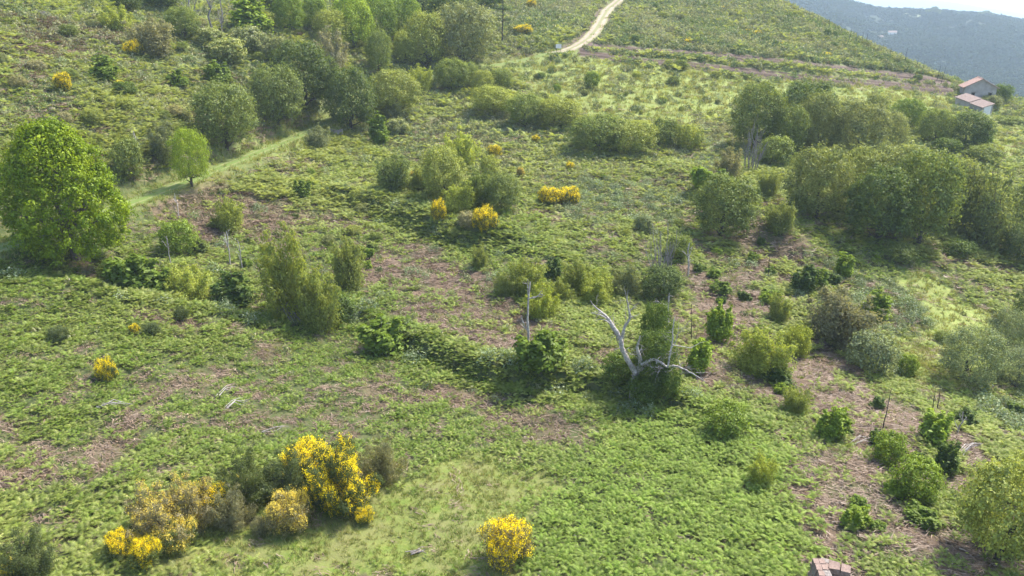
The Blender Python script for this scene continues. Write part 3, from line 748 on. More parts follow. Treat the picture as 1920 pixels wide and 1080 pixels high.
def mound_proto(seed, mat, n=90, leaf=.16, hz=.6, spiky=.3):
    rng = np.random.default_rng(seed)
    d = unit(rng.normal(size=(n, 3))); d[:, 2] = np.abs(d[:, 2]); lump = 1 + .25 * np.sin(d[:, 0] * 5 + seed) * np.cos(d[:, 1] * 4)
    pos = d * np.array([.5, .5, hz]) * (lump * rng.uniform(.6, 1.05, n))[:, None]
    V, Fc, a, b = leaves(rng, pos, unit(d * .6 + rng.normal(size=(n, 3)) * .6 + np.array([0, 0, .3])), rng.random(n), leaf, .6, ((0, 0, 1), spiky))
    return mesh_of('mound', V, Fc, mat, {'rnd': ('FACE', a)})
def litter_proto(seed, mat):
    rng = np.random.default_rng(seed); T = []; rn = []
    for k in range(16):
        a = rng.normal(0, .55); L = rng.uniform(.25, .6); b = np.array([rng.normal(0, .25), rng.normal(0, .2), rng.uniform(.02, .10)])
        d = np.array([math.cos(a), math.sin(a), rng.normal(.05, .12)]) * L; s = np.array([-math.sin(a), math.cos(a), rng.normal(0, .4)]) * rng.uniform(.012, .035)
        T += [b - s, b + s, b + d]; rn.append(rng.random())
    return tri_mesh('litter', T, mat, rn)

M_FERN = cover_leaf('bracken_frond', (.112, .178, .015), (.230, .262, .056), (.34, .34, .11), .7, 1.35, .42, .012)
M_FERN2 = cover_leaf('bracken_lush', (.145, .218, .028), (.228, .288, .056), (.31, .35, .10), .65, 1.35, .42, .008)
M_GRASS = cover_leaf('meadow_grass', (.095, .165, .016), (.215, .235, .050), (.33, .28, .12), .75, 1.3, .38, .01)
M_HEATH = cover_leaf('rough_heath', (.110, .165, .045), (.245, .245, .115), (.36, .33, .19), .7, 1.35, .28, .01)
M_BRAMB = cover_leaf('bramble_leaf', (.11, .160, .055), (.18, .225, .095), (.30, .33, .20), .75, 1.3, .3, .02)
M_LITT = cover_leaf('dead_bracken', (.13, .083, .054), (.215, .148, .10), (.31, .24, .175), .7, 1.3, .12, .02)
M_FARW = cover_leaf('far_scrub_leaf', (.026, .046, .030), (.05, .07, .036), (.055, .075, .04), .85, 1.15, .1, .0)

crng = np.random.default_rng(11)
def cand(y0, y1, dens, um):
    area = um * (y1 ** 2 - y0 ** 2); n = int(area * dens)
    y = np.sqrt(crng.uniform(y0 ** 2, y1 ** 2, n)); u = crng.uniform(-um, um, n); return u * y, y
def spread(bands):
    X = []; Y = []
    for b in bands: x, y = cand(*b); X.append(x); Y.append(y)
    x = np.concatenate(X); y = np.concatenate(Y)
    ok = (x > GX0 + 2) & (x < GX1 - 2); return x[ok], y[ok]
def finish(name, label, x, y, size, tint, protos, tilt=.14, flat=None, rotz=None, sink=.02):
    n = len(x); z = Zall(x, y) - sink
    rot = np.stack([crng.normal(0, tilt, n), crng.normal(0, tilt, n), crng.uniform(0, 6.283, n) if rotz is None else rotz], 1)
    s = size * crng.uniform(.75, 1.3, n); sc = np.stack([s, s, s * (crng.uniform(.8, 1.2, n) if flat is None else flat)], 1)
    cover(name, label, np.stack([x, y, z], 1), sc, rot, tint, crng.integers(0, len(protos), n), protos)
    print('cover', name, n)
# bracken
x, y = spread([(19, 60, 13.5, .95), (60, 112, 6.5, .78), (112, 262, 1.3, .74)])
jx = x + crng.normal(0, .7, len(x)); jy = y + crng.normal(0, .9, len(x))
zg = zone('grass', jx, jy); zl = zone('litter', jx, jy, 1.4); zh = zone('heath', jx, jy, 1.5); zb = zone('bramble', jx, jy, 1.3); zu = zone('lush', jx + crng.normal(0, .8, len(x)), jy, 2.0)
f1 = fbm(x / 4.5, y / 4.5, 31); f2 = fbm(x / 14, y / 14, 41); dl = line_dist(x, y)
pr = np.clip(1.15 - 1.0 * sstep(.46, .70, f1), .2, 1) * (.78 + .5 * f2)
pr = np.where(zl, .045 + .3 * sstep(.56, .72, fbm(x / 2.6, y / 2.6, 35)), pr); pr = np.where(zh, .28, pr)
f4 = fbm(x / 2.2, y / 2.2, 33); zm = zone('mixed', jx, jy, 1.4); pr = np.where(zm, pr * np.clip(1.15 - 1.25 * sstep(.42, .58, f4), .05, 1), pr); pr = np.where(zb, .25, pr); pr = pr * (1 - .75 * sstep(.52, .68, fbm(x / 1.5, y / 1.5, 37)) * (y < 90)); pr = np.where(zu, .7 + .5 * f2, pr); pr = np.where(zg, .0, pr)
pr = np.where(dl < 4.5, pr * sstep(2.4, 4.6, dl), pr)
pr = np.where(zone('meadow', jx, jy, .5), .02, pr)
bk = bank_dist(x, y); pr = np.where(bk < 1.7, 1.0, pr)
k = crng.random(len(x)) < pr
sz = np.clip(y / 80, .64, 1.9) * (.55 + .9 * f2) * np.where(bk < 1.7, 1.2, 1)
ferns = [fern_proto(s, M_FERN) for s in range(4)]
kk = k & ~zu
tn = np.clip(f2 * 1.5 - .42 + .50 * sstep(50, 100, y) + crng.normal(0, .14, len(x)), 0, 1)  # noise patches, plus a paler tint with distance ahead of the camera
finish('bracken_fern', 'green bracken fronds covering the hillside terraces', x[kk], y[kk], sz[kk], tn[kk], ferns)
kk = k & zu
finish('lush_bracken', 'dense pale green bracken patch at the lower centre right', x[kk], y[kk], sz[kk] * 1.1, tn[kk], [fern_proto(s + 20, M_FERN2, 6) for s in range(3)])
# dead bracken litter
x, y = spread([(19, 60, 8.0, .95), (60, 120, 3.4, .78), (120, 200, .8, .74)])
jx = x + crng.normal(0, .7, len(x)); jy = y + crng.normal(0, .9, len(x)); zl = zone('litter', jx, jy, 1.4); zg = zone('grass', jx, jy); zu = zone('lush', jx, jy); f1 = fbm(x / 4.5, y / 4.5, 31); dl = line_dist(x, y)
pr = np.where(zl, .95, .05 + .6 * sstep(.58, .72, f1)); zm = zone('mixed', jx, jy, 1.4); pr = np.where(zm, np.maximum(pr, sstep(.42, .58, fbm(x / 2.2, y / 2.2, 33)) * .9), pr); pr = np.maximum(pr, .7 * sstep(.54, .68, fbm(x / 1.5, y / 1.5, 37)) * (y < 90)); pr = np.where(zg, .05, pr); pr = np.where(zu, .05, pr); pr = np.where(dl < 2.4, 0, pr); pr = np.where(bank_dist(x, y) < 2.0, 0, pr)
k = crng.random(len(x)) < pr
slope = math.radians(-28)
finish('dead_bracken_litter', 'flattened brown dead bracken between the green fronds', x[k], y[k], np.clip(y[k] / 55, .9, 2.0), np.clip(fbm(x[k] / 5, y[k] / 5, 51) * 1.6 - .3, 0, 1), [litter_proto(s, M_LITT) for s in range(4)], .12, rotz=slope + crng.normal(0, .5, int(k.sum())))
# grass
x, y = spread([(19, 60, 16, .95), (60, 120, 3.5, .78), (120, 240, 1.2, .74)])
jx = x + crng.normal(0, .7, len(x)); jy = y + crng.normal(0, .9, len(x)); zmd = zone('meadow', jx, jy, .5); zg = zone('grass', jx, jy) | zmd; zl = zone('litter', jx, jy, 1.4); zu = zone('lush', jx, jy, 2.0); dl = line_dist(x, y); vt = near_line(x, y, LINES['track'])[0]
pr = np.where(zg, .95, .14); pr = np.where(zl, .10, pr); pr = np.where(zu, 0, pr); pr = np.where((vt < 3.6) & (vt > 1.3), .8, pr); pr = np.where(dl < 1.3, 0.06, pr)
k = crng.random(len(x)) < pr
f3 = fbm(x / 3.5, y / 3.5, 61) + .25 * zmd
finish('meadow_grass', 'low green grass of the clearings and track verges', x[k], y[k], np.clip(y[k] / 60, .62, 2.0), np.clip(f3[k] * 2.2 - .65, 0, 1), [tuft_proto(s, M_GRASS, 18, .26 + .05 * (s % 2), .24, .022) for s in range(5)], .15)
# heath and rough herbage
x, y = spread([(45, 112, 1.9, .80), (112, 285, 1.25, .76)])
zh = zone('heath', x, y, 1.5); zg = zone('grass', x, y); zl = zone('litter', x, y, 1.4); zb = zone('bramble', x, y, 1.3); dl = line_dist(x, y); f3 = fbm(x / 9, y / 9, 71)
pr = np.where(zh, .85, .06 + .28 * sstep(70, 170, y)); pr = np.where(zg, .10, pr); pr = np.where(zl, .12, pr); pr = np.where(zb, .4, pr); pr = np.where(dl < 2.6, 0, pr); pr = np.where(zone('meadow', x, y, .5), .05, pr)
k = crng.random(len(x)) < pr
finish('heath_herbage', 'olive and straw coloured rough heath on the upper slopes', x[k], y[k], np.clip(y[k] / 95, .75, 2.0), np.clip(f3[k] * 2.4 - .75 + crng.normal(0, .12, int(k.sum())), 0, 1), [mound_proto(s, M_HEATH, 80, .2, .5, .5) for s in range(4)], .1)
# bramble
x, y = spread([(35, 110, .9, .85), (110, 260, .4, .74)])
zb = zone('bramble', x, y, 1.3); zg = zone('grass', x, y); dl = line_dist(x, y)
db = np.minimum(near_line(x, y, BANK1)[0], near_line(x, y, BANK2)[0]); db = np.minimum(db, near_line(x, y, BANK4)[0])
pr = np.where(zb, .95, .02 * (y > 60) + .08 * (y > 90) + .14 * (y > 150)); pr = np.where(db < 1.6, .18, pr); pr = np.where(zg, 0, pr); pr = np.where(dl < 4, 0, pr); pr = np.where(zone('meadow', x, y, .5), .03, pr)
k = crng.random(len(x)) < pr
finish('bramble_thicket', 'low grey green bramble mounds sprawling over the terraces', x[k], y[k], crng.uniform(.9, 1.7, int(k.sum())) * np.where(y[k] > 130, 1.25, 1), np.clip(fbm(x[k] / 8, y[k] / 8, 81) * 1.6 - .3, 0, 1), [mound_proto(s + 40, M_BRAMB, 300, .085, .48, .1) for s in range(4)], .08)
# scrub on the far valley side
n = 30000; y = np.sqrt(crng.uniform(520 ** 2, 1560 ** 2, n)); u = crng.uniform(.18, .80, n); x = u * y
k = fbm(x / 60, y / 60, 91) + crng.normal(0, .1, n) > .30; x = x[k]; y = y[k]
finish('far_hill_scrub', 'hazy blue green scrub covering the far valley side', x, y, crng.uniform(4, 9.5, len(x)), np.clip(fbm(x / 90, y / 90, 92) * 2 - .5, 0, 1), [mound_proto(s + 60, M_FARW, 60, .34, .62, .1) for s in range(3)], .05, sink=.3)

# ------------------------------------------------------------------ far valley side: road, field, houses
_tf = np.arange(430, 1700, 1.0)
def hit_far(px, py):
    d = ray(px, py); d = d / d[1]; z = CAM_H + d[2] * _tf; g = far_z(d[0] * _tf, _tf); k = int(np.argmax(g > z)) or len(_tf) - 220
    return np.array([d[0] * _tf[k], _tf[k], g[k]])
M_PALE = solid('pale_far_earth', (.38, .34, .27), .95, .12, .05)
L = dense(np.array([hit_far(*p)[:2] for p in [(1585,4),(1602,7),(1625,14),(1650,20),(1680,23)]]), 6)
ribbon('far_road', L, 4.5, M_PALE, .8)
fp = [hit_far(*p) for p in [(1694,27),(1736,30),(1726,37),(1688,34)]]
bm_v = []; a0, a1, a2, a3 = [p[:2] for p in fp]
for s in np.linspace(0, 1, 9):
    for t in np.linspace(0, 1, 9): bm_v.append((a0 * (1 - s) + a1 * s) * (1 - t) + (a3 * (1 - s) + a2 * s) * t)
bm_v = np.array(bm_v); i, j = np.meshgrid(np.arange(8), np.arange(8), indexing='ij'); a = i * 9 + j
fld = obj('far_field', mesh_of('far_field', np.c_[bm_v, far_z(bm_v[:, 0], bm_v[:, 1]) + 2.2], np.stack([a, a + 1, a + 10, a + 9], -1).reshape(-1, 4), solid('mown_far_field', (.17, .185, .09), .95, .1, .05)))
tag(fld, kind='structure')

# ------------------------------------------------------------------ box-built things
BOXF = [(0, 3, 2, 1), (4, 5, 6, 7), (0, 1, 5, 4), (1, 2, 6, 5), (2, 3, 7, 6), (3, 0, 4, 7)]
def box_mesh(name, x0, x1, y0, y1, z0, z1, mat, jit=0.0, rng=None):
    V = np.array([(x0, y0, z0), (x1, y0, z0), (x1, y1, z0), (x0, y1, z0), (x0, y0, z1), (x1, y0, z1), (x1, y1, z1), (x0, y1, z1)], float)
    if jit: V += rng.normal(0, jit, V.shape)
    return mesh_of(name, V, BOXF, mat)
M_STONE = solid('granite_masonry', (.27, .23, .20), .92, .22, 2.5, .5)
M_STONE2 = solid('pink_weathered_masonry', (.25, .175, .14), .92, .18, 4.0, .5)
M_PLAST = solid('grey_render_wall', (.36, .32, .285), .92, .14, .8, .3)
M_WHITE = solid('whitewash', (.62, .60, .56), .8, .06, 1.5)
M_TILE = solid('terracotta_tile', (.33, .20, .15), .75, .16, 2.2, .6)
M_TILE2 = solid('faded_tile', (.20, .14, .115), .8, .14, 2.2, .6)
M_DARK = solid('dark_opening', (.02, .02, .022), .6, .1, 2)
M_WOOD = solid('old_timber', (.13, .095, .07), .85, .25, 6)

def farm_house():
    p = hit(1833, 195); Wd, Ln, E, A = 6.6, 5.4, 4.5, 1.8
    r = empty('stone_house', (p[0], p[1], p[2] - .6), R(-19)); tag(r, 'two storey stone farmhouse with terracotta gable roof at the right edge', 'house')
    w = Wd / 2
    # front gable wall with two window openings, built from slabs around them
    wins = [(-1.75, -.95, 2.0, 3.15), (1.75, 2.55, 2.0, 3.15)]
    xs = [-w, -1.75, -.95, 1.75, 2.55, w]
    V = []; Fq = []
    def slab(x0, x1, z0, z1):
        b = len(V); V.extend([(x0, 0, z0), (x1, 0, z0), (x1, .5, z0), (x0, .5, z0), (x0, 0, z1), (x1, 0, z1), (x1, .5, z1), (x0, .5, z1)]); Fq.extend([tuple(b + q for q in f) for f in BOXF])
    for k in range(5):
        if k in (1, 3): slab(xs[k], xs[k + 1], -1, 2.0); slab(xs[k], xs[k + 1], 3.15, E)
        else: slab(xs[k], xs[k + 1], -1, E)
    for yy in (0, Ln - .5):                                        # gable triangles
        b = len(V); V.extend([(-w, yy, E), (w, yy, E), (0, yy, E + A), (-w, yy + .5, E), (w, yy + .5, E), (0, yy + .5, E + A)])
        Fq.extend([(b, b + 1, b + 2), (b + 3, b + 5, b + 4), (b, b + 2, b + 5, b + 3), (b + 1, b + 4, b + 5, b + 2)])
    for (x0, x1, y0, y1) in ((-w, -w + .5, .5, Ln), (w - .5, w, .5, Ln), (-w + .5, w - .5, Ln - .5, Ln)):
        b = len(V); V.extend([(x0, y0, -1), (x1, y0, -1), (x1, y1, -1), (x0, y1, -1), (x0, y0, E), (x1, y0, E), (x1, y1, E), (x0, y1, E)]); Fq.extend([tuple(b + q for q in f) for f in BOXF])
    obj('wall', mesh_of('wall', V, Fq, M_PLAST), r)
    for x0, x1, z0, z1 in wins:
        f = obj('window', box_mesh('window', x0 + .02, x1 - .02, .30, .36, z0 + .02, z1 - .02, M_DARK), r)
        obj('sill', box_mesh('sill', x0 - .1, x1 + .1, -.06, .2, z0 - .12, z0 - .003, M_STONE), f); obj('lintel', box_mesh('lintel', x0 - .15, x1 + .15, -.03, .2, z1 + .003, z1 + .18, M_STONE), f)
    for s in (-1, 1):                                              # two roof slopes with tile ridges running down them
        n = 22; VV = []; FF = []
        for k in range(n + 1):
            yy = -.35 + (Ln + .7) * k / n; up = .05 if k % 2 else 0
            VV += [(s * (w + .45), yy, E - .24 + up), (0, yy, E + A + .06 + up), (s * (w + .45), yy, E - .38), (0, yy, E + A - .06)]
        for k in range(n):
            a = 4 * k; FF += [(a, a + 1, a + 5, a + 4), (a + 2, a + 6, a + 7, a + 3), (a, a + 4, a + 6, a + 2)]
        FF += [(0, 2, 3, 1), (4 * n, 4 * n + 1, 4 * n + 3, 4 * n + 2)]
        o = obj('roof', mesh_of('roof', VV, FF, M_TILE if s < 0 else M_TILE2), r)
    V2, F2 = tubes([[(0, -.36, E + A + .08, .11), (0, Ln / 2, E + A + .1, .11), (0, Ln + .36, E + A + .08, .11)]], 6)
    obj('ridge_cap', mesh_of('ridge_cap', V2, F2, M_TILE), r)
    return r
farm_house()
def outbuilding():
    a = hit(1789, 199); b = hit(1839, 218); d = b - a; L = math.hypot(d[0], d[1]); t = np.array([d[0], d[1]]) / L; nb = np.array([-t[1], t[0]])
    r = empty('lean_to_shed', (a[0], a[1], a[2]), math.atan2(t[1], t[0])); tag(r, 'long low stone shed with sloping tiled roof in front of the farmhouse', 'shed')
    dz = b[2] - a[2]; H, Dp = 1.9, 2.5
    zt = lambda x: dz * x / L
    V = []; Fq = []
    for (x0, x1, y0, y1, h0, h1) in ((0, L, 0, .4, H, H), (0, L, Dp - .4, Dp, H + .7, H + .7), (0, .4, .4, Dp - .4, H, H)):
        q = len(V)
        for hh in (-1.2, None):
            for (x, yv) in ((x0, y0), (x1, y0), (x1, y1), (x0, y1)): V.append((x, yv, zt(x) + (hh if hh else H + .7 * yv / Dp - .02)))
        Fq.extend([tuple(q + k for k in f) for f in BOXF])
    obj('wall', mesh_of('wall', V, Fq, M_PLAST), r)
    V = [(x, yv, zt(x) + h) for h in (-1.2, None or 0) for (x, yv) in ()]
    q = [(L - .38, .402), (L - .0, .402), (L - .0, Dp - .402), (L - .38, Dp - .402)]
    V = [(x, yv, zt(x) - 1.2) for x, yv in q] + [(x, yv, zt(x) + H + .7 * yv / Dp - .03) for x, yv in q]
    obj('end_wall', mesh_of('end_wall', V, BOXF, M_WHITE), r)
    for k, (x0, x1, up) in enumerate(((-.25, L * .54, .16), (L * .54 + .01, L + .2, .02))):
        VV = []; FF = []; n = 16
        for i in range(n + 1):
            x = x0 + (x1 - x0) * i / n; u = .05 if i % 2 else 0
            VV += [(x, -.25, zt(x) + H + up + u - .02), (x, Dp + .15, zt(x) + H + .78 + up + u), (x, -.25, zt(x) + H + up - .12), (x, Dp + .15, zt(x) + H + .66 + up)]
        for i in range(n):
            a4 = 4 * i; FF += [(a4, a4 + 4, a4 + 5, a4 + 1), (a4 + 2, a4 + 3, a4 + 7, a4 + 6), (a4, a4 + 2, a4 + 6, a4 + 4), (a4 + 1, a4 + 5, a4 + 7, a4 + 3)]
        FF += [(0, 1, 3, 2), (4 * n, 4 * n + 2, 4 * n + 3, 4 * n + 1)]
        obj('roof', mesh_of('roof', VV, FF, M_TILE2), r)
outbuilding()
def small_house(px, py, w, d, h, rz, label):
    p = hit_far(px, py); r = empty('far_house', (p[0], p[1], p[2] - 1), rz); tag(r, label, 'house')
    obj('wall', box_mesh('wall', -w / 2, w / 2, -d / 2, d / 2, -2, h, M_WHITE), r)
    V = [(-w / 2 - .3, -d / 2 - .4, h), (w / 2 + .3, -d / 2 - .4, h), (w / 2 + .3, d / 2 + .4, h), (-w / 2 - .3, d / 2 + .4, h), (-w / 2 - .3, 0, h + 2.4), (w / 2 + .3, 0, h + 2.4)]
    obj('roof', mesh_of('roof', V, [(0, 1, 5, 4), (2, 3, 4, 5), (0, 4, 3), (1, 2, 5), (0, 3, 2, 1)], M_TILE2), r)
    for x in (-w / 4, w / 4): obj('window', box_mesh('window', x - .5, x + .5, -d / 2 - .04, -d / 2 + .1, h * .45, h * .8, M_DARK), r)
small_house(1672, 68, 11, 8, 6, R(-20), 'larger pale house with faded roof on the far valley side')
small_house(1650, 74, 7, 6, 4, R(10), 'smaller white house left of the other on the far valley side')

def ruin():
    rng = np.random.default_rng(8); c = hit(1533, 1062); base = c[2]; hh = 1.5
    # the corner's top shows at this picture point: bring the corner nearer by the wall height
    d = ray(1533, 1050); tt = (base + hh - CAM_H) / d[2]; cx, cy = d[0] * tt, d[1] * tt; base = float(Zat(cx, cy)[0])
    r = empty('ruined_stone_wall', (cx, cy, base), R(-4)); tag(r, 'roofless ruin corner of pinkish stone walls at the bottom edge', 'ruin')
    n = 0; protos = [box_mesh('stone', -.5, .5, -.5, .5, -.5, .5, m, .045, rng) for m in (M_STONE2, M_STONE2, M_STONE, M_STONE2, M_STONE)]
    def stone(x, y, z, sx, sy, sz, rz):
        o = obj('stone', protos[rng.integers(5)], r); o.location = (x, y, z); o.scale = (sx, sy, sz); o.rotation_euler = (rng.normal(0, .05), rng.normal(0, .05), rz + rng.normal(0, .06))
    def wall(ax, ay, dx, dy, L, tops):
        z = -.3; course = 0; rz = math.atan2(dy, dx)
        while z < hh + .1:
            h = rng.uniform(.22, .34); s = -.05 * (course % 2) * 3
            while s < L:
                l = rng.uniform(.28, .52); top = np.interp(s, [0, L], tops)
                if z + h * .6 < top + rng.normal(0, .07):
                    for side in (-.13, .13):
                        stone(ax + dx * (s + l / 2) - dy * side, ay + dy * (s + l / 2) + dx * side, z + h / 2, l * .97, .27, h * .96, rz)
                s += l
            z += h; course += 1
    wall(0, 0, 0, -1, 3.0, (1.6, 1.35)); wall(.3, 0, .93, -.36, 2.0, (1.45, .7))
    obj('rubble_core', box_mesh('rubble_core', -.16, .16, -2.9, .1, -.4, 1.15, M_STONE2), r)
ruin()
def trough():
    p = hit(627, 252); rng = np.random.default_rng(3); r = empty('stone_slab_wall', tuple(p), R(12)); tag(r, 'low grey wall of upright stone slabs beside the track under dark oak', 'wall')
    for k in range(5): obj('slab', box_mesh('slab', -1.2 + k * .5, -.73 + k * .5, -.1, .1, -.2, .75 + rng.normal(0, .1), M_STONE, .02, rng), r)
trough()
def sign():
    p = hit(1047, 97); r = empty('sign_board', tuple(p), R(4)); tag(r, 'small white sign board on posts beside the pale dirt road', 'sign')
    for x in (-.4, .4): obj('post', box_mesh('post', x - .05, x + .05, -.05, .05, -.3, 1.5, M_WOOD), r)
    obj('board', box_mesh('board', -.6, .6, -.10, -.055, .7, 1.55, M_WHITE), r)
sign()
